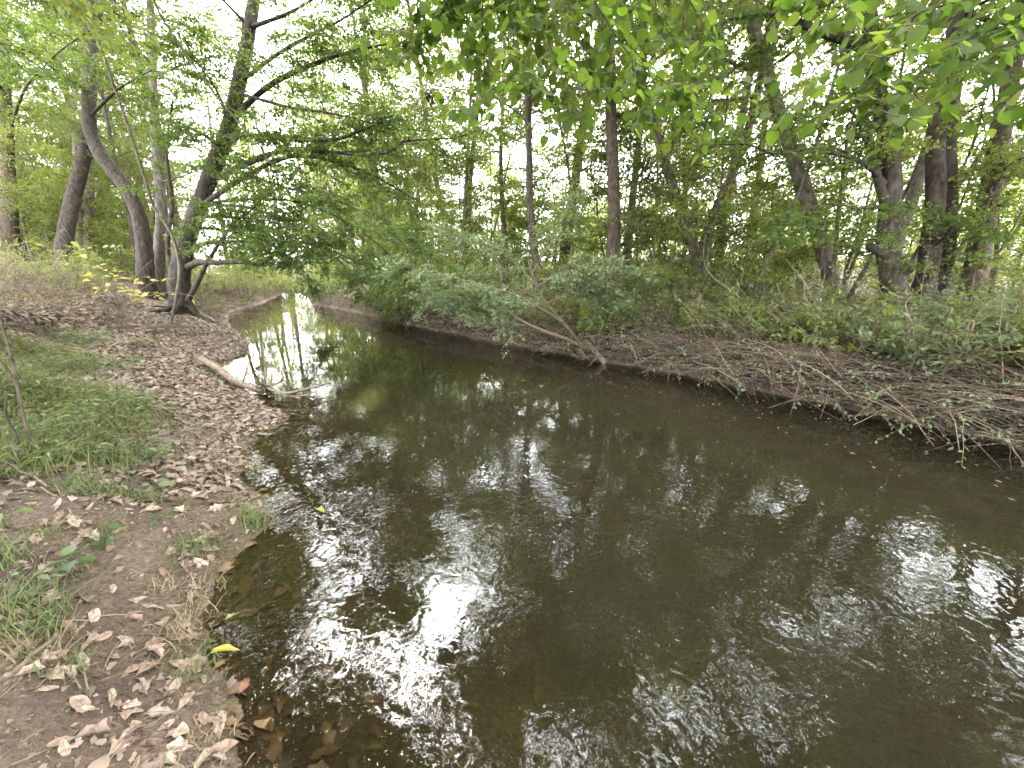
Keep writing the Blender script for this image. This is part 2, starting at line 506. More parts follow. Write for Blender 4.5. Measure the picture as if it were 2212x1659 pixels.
def ground_z(px, py):
    px, py = np.atleast_1d(np.asarray(px, float)), np.atleast_1d(np.asarray(py, float))
    dl, dr, inn = bank_info(px, py)
    slope = np.interp(py, [-4, 1.2, 2.6, 4, 7, 10, 14, 20], [.3, .5, .4, .31, .3, .6, .9, .8])
    hl = 1.28
    zl = hl * (1 - np.exp(-slope * dl / hl))
    cut = smooth01((dl - 1.75 - .5 * vnoise(px * .9, py * .9, 11)) / .5) * smooth01((py - 2.6) / 1.2) * smooth01((10.5 - py) / 2)
    zl = zl + .4 * cut
    bump = .16 * fbm(px * .8, py * .8, 20) + .05 * fbm(px * 3.1, py * 3.1, 23) + .016 * fbm(px * 11, py * 11, 25) + .012 * fbm(px * 27, py * 27, 27)
    zl = zl + bump * np.clip(dl * .9 + .12, 0, 1)
    hr = np.interp(px, [-10, 0, 2.5, 5], [.46, .46, .54, .74])
    face = .24 + .12 * vnoise(px * 1.7, py * 1.7, 31)
    zr = hr * smooth01(dr / face) * .95 + .018 * dr + 1.3 * bump * np.clip(dr * 1.4, 0, 1)
    zr = np.maximum(zr, .015 + .02 * np.minimum(dr, 1))
    zl = np.maximum(zl, .008 + .03 * np.minimum(dl, 1))
    land = np.where(dl < dr, zl, zr)
    bed_l = -np.minimum(.42, .26 * dl)
    bed_r = -np.minimum(.48, .02 + 1.0 * dr)
    w = smooth01(dr / (dl + dr + 1e-6) * 2 - .5)
    bed = np.maximum(bed_l, bed_r) * 1.0
    bed = bed + (.05 * fbm(px * 1.3, py * 1.3, 41) + .015 * fbm(px * 8, py * 8, 44)) * np.clip(np.minimum(dl, dr) * 2, 0, 1)
    return np.where(inn, np.minimum(bed, -.004), land)


GX0, GY0, GS = -32.0, -10.0, .1
_gx, _gy = np.meshgrid(GX0 + GS * np.arange(640), GY0 + GS * np.arange(560))
_GR = ground_z(_gx.ravel(), _gy.ravel()).reshape(_gx.shape)


def gzv(x, y):
    """ground height read from a table (10 cm steps)"""
    x, y = np.atleast_1d(np.asarray(x, float)), np.atleast_1d(np.asarray(y, float))
    u_, v_ = np.clip((x - GX0) / GS, 0, 638.99), np.clip((y - GY0) / GS, 0, 558.99)
    i, j = u_.astype(int), v_.astype(int)
    a_, b_ = u_ - i, v_ - j
    return (_GR[j, i] * (1 - a_) + _GR[j, i + 1] * a_) * (1 - b_) + (_GR[j + 1, i] * (1 - a_) + _GR[j + 1, i + 1] * a_) * b_


def gz(x, y):
    return float(gzv(x, y)[0])


def G(x, y, tmax=40.0):
    """where the sight line through photograph point (x, y) first meets the ground"""
    t = np.geomspace(.8, tmax, 500)
    cx, cy = (x - W / 2) / F, (y - H / 2) / F
    X, Y, Z = cx * t, (CP - cy * SP) * t, CAM_H - (SP + cy * CP) * t
    hit = np.nonzero(Z <= np.maximum(gzv(X, Y), 0))[0]
    i = hit[0] if len(hit) else len(t) - 1
    return np.array([X[i], Y[i], max(gz(X[i], Y[i]), 0.0)]), t[i]


N = 345
u = np.linspace(-1, 1, N)
gx = 2.0 * np.sinh(5.6 * u)
gy = 3.2 + 2.0 * np.sinh(5.6 * u)
XX, YY = np.meshgrid(gx, gy)
ZZ = ground_z(XX.ravel(), YY.ravel())
far = np.hypot(XX.ravel(), YY.ravel())
# the far bank is undercut: its upper edge leans out over the water
_px, _py = XX.ravel().copy(), YY.ravel().copy()
_dl, _dr, _in = bank_info(_px, _py)
_e = .03
_gx1 = (seg_dist(_px + _e, _py, RIGHT) - seg_dist(_px - _e, _py, RIGHT)) / (2 * _e)
_gy1 = (seg_dist(_px, _py + _e, RIGHT) - seg_dist(_px, _py - _e, RIGHT)) / (2 * _e)
_sh = np.where(~_in & (_dr < _dl), (.3 + .3 * vnoise(_px * 1.1, _py * 1.1, 51)) * smooth01((ZZ - .16) / .22) * smooth01((1.5 - _dr) / 1.1), 0)
XX = (_px - _gx1 * _sh).reshape(XX.shape)
YY = (_py - _gy1 * _sh).reshape(YY.shape)
mb = MB()
ii = (np.arange(N - 1)[:, None] * N + np.arange(N - 1)[None, :]).ravel()
mb.add(np.stack([XX.ravel(), YY.ravel(), ZZ], -1), np.stack([ii, ii + 1, ii + N + 1, ii + N], -1))
gr = tag(mb.build('ground', M['ground'], smooth=True), kind='structure')
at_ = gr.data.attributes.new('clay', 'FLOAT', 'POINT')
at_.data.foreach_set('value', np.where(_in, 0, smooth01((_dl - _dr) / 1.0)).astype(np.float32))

# water surface: one level sheet a little wider than the creek
mb = MB()
na, nb = 420, 90
la = np.linspace(0, 1, na)


def resample(line, n):
    d = np.r_[0, np.cumsum(np.hypot(*np.diff(line, axis=0).T))]
    s = np.linspace(0, d[-1], n)
    return np.stack([np.interp(s, d, line[:, 0]), np.interp(s, d, line[:, 1])], -1)


la_, ra_ = resample(LEFT, na), resample(RIGHT, na)
mid = (la_ + ra_) / 2
s_ = np.linspace(-1, 1, nb)[None, :, None]
half = (ra_ - la_) / 2
hl_ = np.linalg.norm(half, axis=1, keepdims=True)
half = half * (1 + .55 / hl_)
pts = mid[:, None, :] + half[:, None, :] * s_
v = np.concatenate([pts.reshape(-1, 2), np.zeros((na * nb, 1))], 1)
ii = (np.arange(na - 1)[:, None] * nb + np.arange(nb - 1)[None, :]).ravel()
mb.add(v, np.stack([ii, ii + 1, ii + nb + 1, ii + nb], -1))
wt = tag(mb.build('creek_water', M['water'], smooth=True), kind='structure')
at_ = wt.data.attributes.new('depth', 'FLOAT', 'POINT')
at_.data.foreach_set('value', np.maximum(0, -gzv(v[:, 0], v[:, 1])).astype(np.float32))


# ------------------------------------------------------------------ leaves
def add_leaves(mb, pos, d, nrm, size, width=.55, shape='diamond', fold=.18, curl=.0):
    """pos: leaf base, d: along the leaf, nrm: up side; size per leaf"""
    pos, d, nrm = np.asarray(pos), norm(d), np.asarray(nrm)
    side = norm(np.cross(nrm, d))
    nrm = np.cross(d, side)
    n = len(pos)
    size = np.broadcast_to(np.asarray(size, float), (n,))[:, None]
    if shape == 'diamond':
        T = [(0, 0, 0), (.42, width / 2, fold * width), (1, 0, -curl), (.42, -width / 2, fold * width)]
        Fq = [(0, 1, 2, 3)]
    elif shape == 'ovate':
        T = [(0, 0, 0), (.22, width * .42, fold * width * .8), (.6, width * .42, fold * width * .8), (1, 0, -curl),
             (.6, -width * .42, fold * width * .8), (.22, -width * .42, fold * width * .8)]
        Fq = [(0, 1, 2, 3), (0, 3, 4, 5)]
    elif shape == 'heart':
        T = [(.0, 0, 0), (.28, 0, -.03), (.62, 0, -.04), (1.05, 0, -curl),
             (-.07, .22, .02), (.14, .46, fold * .5), (.45, .47, fold * .5), (.78, .25, fold * .2),
             (-.07, -.22, .02), (.14, -.46, fold * .5), (.45, -.47, fold * .5), (.78, -.25, fold * .2)]
        T = [(a, b * width / .55, c) for a, b, c in T]
        Fq = [(0, 1, 5, 4), (1, 2, 6, 5), (2, 3, 7, 6), (0, 8, 9, 1), (1, 9, 10, 2), (2, 10, 11, 3)]
    T = np.array(T)
    v = (pos[:, None, :] + size[:, None] * (T[None, :, 0:1] * d[:, None, :] + T[None, :, 1:2] * side[:, None, :] + T[None, :, 2:3] * nrm[:, None, :]))
    Fq = np.array(Fq)
    f = (np.arange(n)[:, None, None] * len(T) + Fq[None]).reshape(-1, 4)
    mb.add(v.reshape(-1, 3), f)


def dry_leaf_template(k, r):
    """a curled fallen leaf: 3 x 6 grid with lobed edges"""
    s = np.linspace(0, 1, 6)
    outline = [np.array([.04, .34, .2, .42, .27, .03]), np.array([.03, .2, .33, .36, .22, .02]), np.array([.03, .26, .2, .3, .2, .02]),
               np.array([.03, .16, .24, .24, .14, .01]), np.array([.05, .4, .26, .36, .38, .05])][k % 5]
    outline = outline * (1 + .3 * (r.random(6) - .5)) * r.uniform(.55, .95)
    bend, cup, twist = r.uniform(-.5, .9), r.uniform(.05, .55), r.uniform(-.5, .5)
    v = []
    for i, t in enumerate(s):
        for j in (-1, 0, 1):
            y = j * outline[i]
            z = cup * abs(j) * outline[i] * r.uniform(.6, 1.4) + .22 * bend * math.sin(math.pi * t) + twist * y * (t - .5) + r.uniform(-.025, .025)
            v.append((t - .5, y, z))
    v = np.array(v)
    v[:, 2] -= v[:, 2].min()
    f = []
    for i in range(5):
        for j in range(2):
            a = i * 3 + j
            f.append((a, a + 1, a + 4, a + 3))
    return v, np.array(f)


DRY = [dry_leaf_template(k, np.random.default_rng(100 + k)) for k in range(14)]


def dry_leaf_fine(k, r):
    """a single fallen leaf with lobed edge, raised midrib, curl: 5 x 7 grid"""
    n_, v, f = 7, [], []
    kind, slim = k % 4, r.uniform(.6, .9)
    bend, cup, tw, roll = r.uniform(-.5, 1.1), r.uniform(-.3, 1.0), r.uniform(-1.1, 1.1), r.uniform(-.4, .4)
    for i in range(n_):
        t = i / (n_ - 1)
        if kind == 0: w = .26 * math.sin(math.pi * min(1, t * 1.02 + .02)) ** .8 * (1 + .28 * math.cos(i * math.pi))       # lobed
        elif kind == 1: w = .3 * math.sin(math.pi * t ** .8) ** .9
        elif kind == 2: w = .2 * math.sin(math.pi * t ** .9) ** .7 * (1 + .12 * math.cos(i * 2.6))
        else: w = .36 * math.sin(math.pi * t ** .65) ** 1.1 * (1 + .25 * math.cos(i * math.pi + .4))
        w = max(w, .012) * r.uniform(.9, 1.1) * slim
        for j in range(-2, 3):
            u_ = j / 2
            y = u_ * w
            z = cup * abs(u_) ** 1.6 * w + .2 * bend * math.sin(math.pi * t) + tw * y * (t - .5) + roll * u_ * w + .012 * r.normal() + (-.012 if j == 0 else 0)
            v.append((t - .5 + .05 * r.normal() * (abs(j) == 2), y, z))
    for i in range(n_ - 1):
        for j in range(4):
            a = i * 5 + j
            f.append((a, a + 1, a + 6, a + 5))
    v = np.array(v); v[:, 2] -= np.percentile(v[:, 2], 12)
    return v, np.array(f)


FINE = [dry_leaf_fine(k, np.random.default_rng(900 + k)) for k in range(20)]


def surf_normal(x, y, e=.05):
    zx = (gzv(x + e, y) - gzv(x - e, y)) / (2 * e)
    zy = (gzv(x, y + e) - gzv(x, y - e)) / (2 * e)
    return norm(np.stack([-zx, -zy, np.ones_like(zx)], -1))


def scatter_dry(mb, x, y, size, lift=.004, tilt=.25):
    z = np.maximum(ground_z(x, y), -1)
    nr = norm(surf_normal(x, y) + tilt * rng.normal(size=(len(x), 3)))
    a = rng.random(len(x)) * 6.283
    d0 = np.stack([np.cos(a), np.sin(a), np.zeros_like(a)], -1)
    side = norm(np.cross(nr, d0)); d = np.cross(side, nr)
    which = rng.integers(0, len(DRY), len(x))
    for k, (T, Fq) in enumerate(DRY):
        m_ = which == k
        if not m_.any(): continue
        pz = np.stack([x[m_], y[m_], z[m_] + lift], -1)
        s = size[m_][:, None, None]
        v = pz[:, None, :] + s * (T[None, :, 0:1] * d[m_][:, None, :] + T[None, :, 1:2] * side[m_][:, None, :] + T[None, :, 2:3] * nr[m_][:, None, :])
        f = (np.arange(m_.sum())[:, None, None] * len(T) + Fq[None]).reshape(-1, 4)
        mb.add(v.reshape(-1, 3), f)


# ------------------------------------------------------------------ growing wood and leaves
def wander(start, d, length, seg, jitter, grav, r):
    p = np.array(start, float)
    d = norm(d)
    out = [p.copy()]
    for _ in range(seg):
        d = norm(d + jitter * r.normal(size=3) + np.array([0, 0, grav]))
        p = p + d * length / seg
        out.append(p.copy())
    return np.array(out)


def resamp3(pts, step):
    pts = np.asarray(pts, float)
    d = np.r_[0, np.cumsum(np.linalg.norm(np.diff(pts, axis=0), axis=1))]
    n = max(2, int(d[-1] / step) + 1)
    s = np.linspace(0, d[-1], n)
    return np.stack([np.interp(s, d, pts[:, k]) for k in range(3)], -1), d[-1]


def spline(pts, step=.15):
    """smooth curve through points (Catmull-Rom)"""
    p = np.asarray(pts, float)
    q = np.vstack([2 * p[0] - p[1], p, 2 * p[-1] - p[-2]])
    out = []
    for i in range(1, len(q) - 2):
        n = max(2, int(np.linalg.norm(q[i + 1] - q[i]) / step))
        t = np.linspace(0, 1, n, endpoint=False)[:, None]
        out.append(.5 * ((2 * q[i]) + (-q[i - 1] + q[i + 1]) * t + (2 * q[i - 1] - 5 * q[i] + 4 * q[i + 1] - q[i + 2]) * t ** 2 + (-q[i - 1] + 3 * q[i] - 3 * q[i + 1] + q[i + 2]) * t ** 3))
    out.append(p[-1:])
    return np.vstack(out)


class Foliage:
    def __init__(self, seed, leaf=.065, width=.55, gap=.05, shape='diamond', droop=-.05, flat=.6):
        self.r = np.random.default_rng(seed)
        self.wood, self.leaves = MB(), MB()
        self.leaf, self.width, self.gap, self.shape, self.droop, self.flat = leaf, width, gap, shape, droop, flat
        self.pos, self.dir, self.nrm, self.size = [], [], [], []

    def twig(self, pts, wood=True, start=.1, r0=.004):
        r = self.r
        q, ln = resamp3(pts, self.gap)
        n = len(q)
        if n < 3: return
        i0 = int(n * start)
        q2 = q[i0:]
        t = norm(np.gradient(q, axis=0))[i0:]
        self._put(q2, t, np.where(np.arange(len(q2)) % 2, 1.0, -1.0))

    def _put(self, q, t, sg):
        r = self.r
        up = norm(np.array([0, 0, 1.0]) + self.flat * r.normal(size=q.shape))
        side = norm(np.cross(up, t)) * sg[:, None]
        d = norm(t * .6 + side + .3 * r.normal(size=side.shape) + np.array([0, 0, -.18]))
        self.pos.append(q); self.dir.append(d); self.nrm.append(up)
        self.size.append(self.leaf * (.6 + .65 * r.random(len(q))))

    def spray(self, limb, n2, len2, n3, len3, r2=.008, start=.15, wood3=True, droop=None):
        """secondary branches in a layered fan along a limb, each with leafy twigs"""
        r = self.r
        droop = self.droop if droop is None else droop
        limb, ln = resamp3(limb, .06)
        T = norm(np.gradient(limb, axis=0))
        m = max(3, int(len3 / self.gap))                       # leaves on one twig
        for k in range(n2):
            s = start + (1 - start) * (k + r.random()) / n2
            i = min(len(limb) - 1, int(s * len(limb)))
            t = T[i]
            up = norm(np.array([0, 0, 1.0]) + .3 * r.normal(size=3))
            sd = norm(np.cross(up, t)) * (1 if k % 2 else -1)
            d = norm(t * r.uniform(.3, .9) + sd * r.uniform(.5, 1.1) + np.array([0, 0, r.uniform(-.25, .35)]))
            L = len2 * (1.15 - .6 * s) * r.uniform(.6, 1.25)
            b = wander(limb[i], d, L, 4, .14, droop * 1.5, r)
            self.wood.tube(b, r2, r2 * .35, sides=3)
            # twigs
            s3 = .1 + .9 * (np.arange(n3) + r.random(n3)) / n3
            u3 = s3 * 4
            i3 = np.minimum(3, u3.astype(int)); f3 = (u3 - i3)[:, None]
            p3 = b[i3] * (1 - f3) + b[i3 + 1] * f3
            t3 = norm(b[i3 + 1] - b[i3])
            up3 = norm(np.array([0, 0, 1.0]) + .35 * r.normal(size=(n3, 3)))
            sd3 = norm(np.cross(up3, t3)) * np.where(np.arange(n3) % 2, 1.0, -1.0)[:, None]
            d3 = norm(t3 * .7 + sd3 * r.uniform(.3, 1.1, (n3, 1)) + .15 * r.normal(size=(n3, 3)))
            l3 = (len3 * (1.15 - .5 * s3) * r.uniform(.6, 1.3, n3))[:, None]
            if wood3:
                e3 = p3 + d3 * l3 + np.array([0, 0, 1.0]) * (droop * l3)
                o3 = sd3 * .0022
                w3 = np.cross(d3, sd3) * .0022
                vv = np.stack([p3 + o3, p3 - o3, p3 + w3, e3], 1).reshape(-1, 3)
                fb = np.array([(0, 1, 3), (1, 2, 3), (2, 0, 3)])
                self.wood.add(vv, (np.arange(n3)[:, None, None] * 4 + fb[None]).reshape(-1, 3))
            uu = (np.arange(m) + .5) / m
            q = p3[:, None, :] + d3[:, None, :] * (l3[:, None, :] * uu[None, :, None]) + np.array([0, 0, 1.0]) * (droop * l3[:, None, :] * uu[None, :, None] ** 2)
            q = q + .012 * r.normal(size=q.shape)
            tt = np.broadcast_to(d3[:, None, :], q.shape)
            self._put(q.reshape(-1, 3), tt.reshape(-1, 3), np.tile(np.where(np.arange(m) % 2, 1.0, -1.0), n3))

    def finish_leaves(self):
        if self.pos:
            add_leaves(self.leaves, np.concatenate(self.pos), np.concatenate(self.dir), np.concatenate(self.nrm), np.concatenate(self.size), self.width, self.shape)
        self.pos = []

    def count(self):
        return sum(len(p_) for p_ in self.pos)


def px(pts):
    return np.array([P(*q) for q in pts])


def stem_radii(n, r0, r1, flare=1.35):
    s = np.linspace(0, 1, n)
    return (r0 + (r1 - r0) * s) * (1 + (flare - 1) * np.exp(-s * 14))


def hero_tree(name, label, trunk_px, r0, r1, limbs, mat, leafmat, seed, leaf=.065, n2=12, len2=1.0, n3=6, len3=.45, gap=.05, auto=None,
              group=None, cat='tree', shape='diamond', stems=(), flare=1.35, droop=-.05, width=.62):
    """a tree whose trunk and main limbs were measured; the twigs are grown"""
    tp_ = px(trunk_px)
    g0 = gz(tp_[0, 0], tp_[0, 1])
    if tp_[0, 2] > g0 - .15:
        tp_ = np.vstack([[tp_[0, 0] - .3 * (tp_[1, 0] - tp_[0, 0]), tp_[0, 1], g0 - .2], tp_])
    trunk = spline(tp_)
    base = trunk[0].copy()
    root = thing(name, label, cat, base, group)
    n3, gap, leaf, n2 = int(n3 * 1.6), gap * .8, leaf * 1.15, int(n2 * 1.15)
    fo = Foliage(seed, leaf, width, gap, shape, droop)
    tb = MB()
    tb.tube(trunk, stem_radii(len(trunk), r0, r1, flare), rough=.16)
    tb.build('trunk', M[mat], root, base, True)
    for st, a, b in stems:
        sp = spline(px(st))
        q = MB(); q.tube(sp, stem_radii(len(sp), a, b, 1.1), rough=.14)
        q.build('stem', M[mat], root, base, True)
    for lb in limbs:
        pts_, a, b = lb[0], lb[1], lb[2]
        kw = lb[3] if len(lb) > 3 else {}
        sp = spline(px(pts_))
        q = MB(); q.tube(sp, np.linspace(a, b, len(sp)), rough=.12)
        q.build('limb', M[mat], root, base, True)
        fo.spray(sp, kw.get('n2', n2), kw.get('len2', len2), int(kw['n3'] * 1.6) if 'n3' in kw else n3, kw.get('len3', len3), start=kw.get('start', .15), droop=kw.get('droop'))
    if auto:
        cnt, s0, L0, L1, up = auto
        tq, ln = resamp3(trunk, .1)
        r = fo.r
        for k in range(cnt):
            s = s0 + (1 - s0) * (k + r.random()) / cnt
            i = min(len(tq) - 1, int(s * len(tq)))
            a = k * 2.4 + r.random()
            L = (L0 + (L1 - L0) * (k / cnt)) * r.uniform(.7, 1.25)
            lb = wander(tq[i], (math.cos(a), math.sin(a), up * r.uniform(.4, 1.4)), L, 9, .1, -.01, r)
            rr = r1 + (r0 - r1) * (1 - s)
            fo.wood.tube(lb, min(.05, rr * .45), .008, sides=5)
            fo.spray(lb, n2, len2, n3, len3)

    fo.finish_leaves()
    tag(fo.wood.build('branch', M[mat], root, base), kind='stuff')
    fo.leaves.build('crown', M[leafmat], root, base)
    return root


# ---- the big leaning tree on the near bank whose limbs reach over the creek
C_TRUNK = [(392, 668, 9.6), (388, 600, 9.5), (402, 520, 9.4), (428, 450, 9.3), (466, 350, 9.2), (496, 270, 9.1), (516, 180, 9.1), (536, 80, 9.2), (552, -40, 9.3), (575, -300, 9.7), (600, -560, 10.2)]
hero_tree('leaning_tree', 'big dark tree leaning over the creek with long limbs reaching across the water', C_TRUNK, .2, .055, [
    ([(490, 300, 9.1), (525, 293, 8.8), (600, 298, 8.4), (680, 302, 8.0), (740, 297, 7.7), (830, 262, 7.4)], .085, .015),
    ([(468, 385, 9.2), (560, 342, 8.5), (640, 322, 8.0), (740, 331, 7.7), (830, 331, 7.4), (872, 306, 7.2), (930, 301, 7.1), (995, 295, 7.0), (1060, 262, 6.9)], .07, .01, dict(n2=22, len2=1.1)),
    ([(440, 440, 9.3), (530, 382, 8.8), (600, 347, 8.5), (667, 338, 8.2), (790, 372, 7.9), (930, 450, 7.6)], .06, .01, dict(n2=22, len2=1.2, droop=-.09)),
    ([(505, 255, 9.1), (545, 215, 8.9), (590, 180, 8.7), (650, 150, 8.4), (737, 117, 8.0), (860, 90, 7.6)], .07, .012, dict(n2=26, len2=1.4)),
    ([(515, 180, 9.1), (600, 117, 8.6), (680, 72, 8.3), (737, 43, 8.0), (830, -20, 7.6)], .05, .01, dict(n2=26, len2=1.4)),
    ([(400, 580, 9.5), (430, 567, 9.2), (480, 567, 8.9), (530, 566, 8.7), (562, 573, 8.6), (600, 545, 8.4)], .085, .025, dict(n2=6, start=.75, len2=.8)),
    ([(396, 640, 9.5), (372, 585, 9.4), (362, 520, 9.35), (372, 440, 9.3), (360, 330, 9.2), (372, 220, 9.1)], .06, .02, dict(n2=10, start=.5)),
    ([(405, 650, 9.4), (432, 600, 9.2), (452, 560, 9.0), (500, 490, 8.7), (560, 440, 8.4)], .06, .012, dict(n2=10, start=.5)),
    ([(395, 560, 9.5), (430, 530, 9.1), (480, 523, 8.8), (567, 521, 8.5), (640, 523, 8.3), (705, 537, 8.1), (800, 580, 7.9)], .045, .008, dict(n2=18, len2=1.0, droop=-.1)),
    ([(440, 440, 9.3), (540, 430, 9.0), (660, 440, 8.8), (780, 500, 8.6), (880, 585, 8.5)], .04, .008, dict(n2=24, len2=1.3, droop=-.08)),
    ([(470, 350, 9.2), (600, 400, 8.0), (720, 430, 7.2), (830, 490, 6.8), (900, 560, 6.6)], .04, .008, dict(n2=22, len2=1.1, droop=-.08)),
    ([(440, 440, 9.3), (560, 455, 9.2), (680, 520, 9.4), (760, 590, 9.6), (800, 640, 9.8)], .04, .008, dict(n2=26, len2=1.2, droop=-.09)),
    ([(415, 490, 9.3), (500, 500, 9.8), (590, 530, 10.6), (660, 590, 11.2), (690, 630, 11.5)], .04, .008, dict(n2=24, len2=1.2, droop=-.07)),
    ([(420, 470, 9.3), (520, 470, 8.4), (620, 485, 7.9), (700, 500, 7.6)], .04, .008, dict(n2=20, len2=1.2, droop=-.06)),
    ([(497, 270, 9.1), (470, 200, 8.6), (430, 140, 8.2), (380, 90, 7.9)], .04, .008, dict(n2=16, len2=1.2)),
    ([(480, 320, 9.15), (420, 280, 8.4), (380, 260, 8.0)], .03, .008, dict(n2=8, len2=.9)),
    ([(510, 200, 9.1), (620, 230, 8.2), (740, 250, 7.6), (850, 280, 7.2)], .045, .008, dict(n2=20, len2=1.2)),
    ([(540, 60, 9.2), (640, 20, 8.6), (760, -60, 8.0)], .05, .01, dict(n2=14, len2=1.3)),
    ([(540, 60, 9.2), (470, -10, 8.9), (400, -60, 8.6)], .05, .01, dict(n2=14, len2=1.3)),
], 'bark_dark', 'leaf_birch', 11, leaf=.062, n2=16, len2=1.0, n3=7, len3=.5, gap=.036, auto=(14, .62, 2.4, 1.4, .6))

# its roots grip the edge of the bank
lt = bpy.data.objects['leaning_tree']
rb = np.random.default_rng(77)
c0 = P(394, 655, 9.5); c0[2] = gz(c0[0], c0[1])
for k in range(11):
    a = k * .57 + rb.random() * .3
    w = wander(c0 + [math.cos(a) * .1, math.sin(a) * .1, .25], (math.cos(a), math.sin(a), -.35), rb.uniform(.6, 1.3), 9, .16, -.02, rb)
    w[2:, 2] = np.minimum(w[2:, 2], np.maximum(gzv(w[2:, 0], w[2:, 1]), -.1) + .04 - .01 * np.arange(len(w) - 2))
    q = MB(); q.tube(w, rb.uniform(.05, .09), .012, sides=8, rough=.15); q.build('root', M['bark_dark'], lt, np.array(lt.location), True)

# ---- the other stems of the near bank
hero_tree('curved_tree', 'dark tree with an S-bent trunk beside the big leaning tree',
          [(316, 600, 10.4), (311, 525, 10.3), (298, 460, 10.2), (270, 402, 10.1), (226, 347, 10.0), (197, 288, 10.0), (192, 200, 10.0), (198, 100, 10.1), (205, 0, 10.2), (212, -250, 10.6), (225, -600, 11.2)],
          .17, .06, [
    ([(197, 200, 10.0), (130, 160, 9.4), (60, 110, 8.9), (-20, 90, 8.5)], .05, .01),
    ([(195, 250, 10.0), (260, 190, 9.5), (330, 150, 9.2)], .04, .01),
    ([(200, 60, 10.1), (110, 10, 9.6), (20, -30, 9.2)], .05, .01)],
    'bark_dark', 'leaf_birch', 12, leaf=.065, n2=14, len2=1.2, n3=6, len3=.5, gap=.042, auto=(16, .45, 2.6, 1.6, .5))
hero_tree('slim_grey_tree', 'slim straight grey tree growing between the two dark leaning trunks',
          [(342, 590, 10.9), (350, 470, 10.8), (345, 400, 10.8), (337, 300, 10.8), (330, 180, 10.9), (326, 60, 11), (322, -150, 11.3), (320, -480, 11.8)],
          .14, .05, [([(335, 165, 10.9), (395, 140, 10.4), (470, 120, 10.0), (520, 125, 9.8)], .035, .008),
                     ([(346, 395, 10.8), (420, 370, 10.4), (470, 330, 10.0)], .025, .006, dict(n2=6))],
          'bark_grey', 'leaf_birch', 13, n2=12, len2=1.0, n3=6, len3=.45, gap=.045, auto=(14, .5, 2.0, 1.4, .6))
hero_tree('grey_trunk_tree', 'stout grey-brown tree on the bank top away from the creek edge',
          [(24, 520, 12.5), (20, 420, 12.5), (14, 300, 12.5), (6, 100, 12.8), (0, -120, 13.2), (-5, -500, 14)], .19, .07, [
    ([(14, 300, 12.5), (50, 200, 10.0), (90, 150, 9.0), (130, 110, 8.4), (200, 60, 8)], .05, .01),
    ([(10, 200, 12.6), (-40, 140, 11.5), (-120, 100, 10.8)], .05, .01)],
    'bark_brown', 'leaf_birch', 14, n2=14, len2=1.3, n3=6, len3=.5, gap=.045, auto=(14, .4, 3.0, 1.8, .4), leaf=.07)
hero_tree('rough_barked_tree', 'rough dark-barked tree tilting right on the bank top behind the yellow shrub',
          [(138, 540, 11.6), (160, 420, 11.7), (182, 335, 11.8), (196, 200, 12.1), (210, 0, 12.6), (222, -300, 13.5)], .19, .07, [],
          'bark_dark', 'leaf_birch', 15, n2=12, len2=1.3, n3=6, len3=.5, gap=.05, auto=(12, .55, 2.6, 1.6, .6), leaf=.07)
hero_tree('thin_leaning_tree', 'thin pale tree leaning right in the open wood behind the bank',
          [(106, 505, 16), (122, 420, 16), (148, 300, 16.2), (162, 200, 16.5), (180, 0, 17.2), (190, -150, 18)], .13, .06, [],
          'bark_grey', 'leaf_yellow', 16, n2=10, len2=1.2, n3=5, len3=.5, gap=.06, auto=(8, .6, 2.0, 1.4, .6), leaf=.08)
hero_tree('stub_trunk_tree', 'short grey double trunk standing behind the S-bent tree',
          [(190, 540, 13.2), (190, 470, 13.2), (190, 400, 13.3), (188, 250, 13.6), (186, 0, 14)], .2, .1, [],
          'bark_grey', 'leaf_yellow', 17, n2=10, len2=1.2, n3=5, len3=.5, gap=.06, auto=(8, .6, 2.2, 1.4, .5), leaf=.075,
          stems=[([(173, 540, 13.0), (172, 470, 13.0), (165, 380, 13.1), (160, 250, 13.3)], .1, .06)])

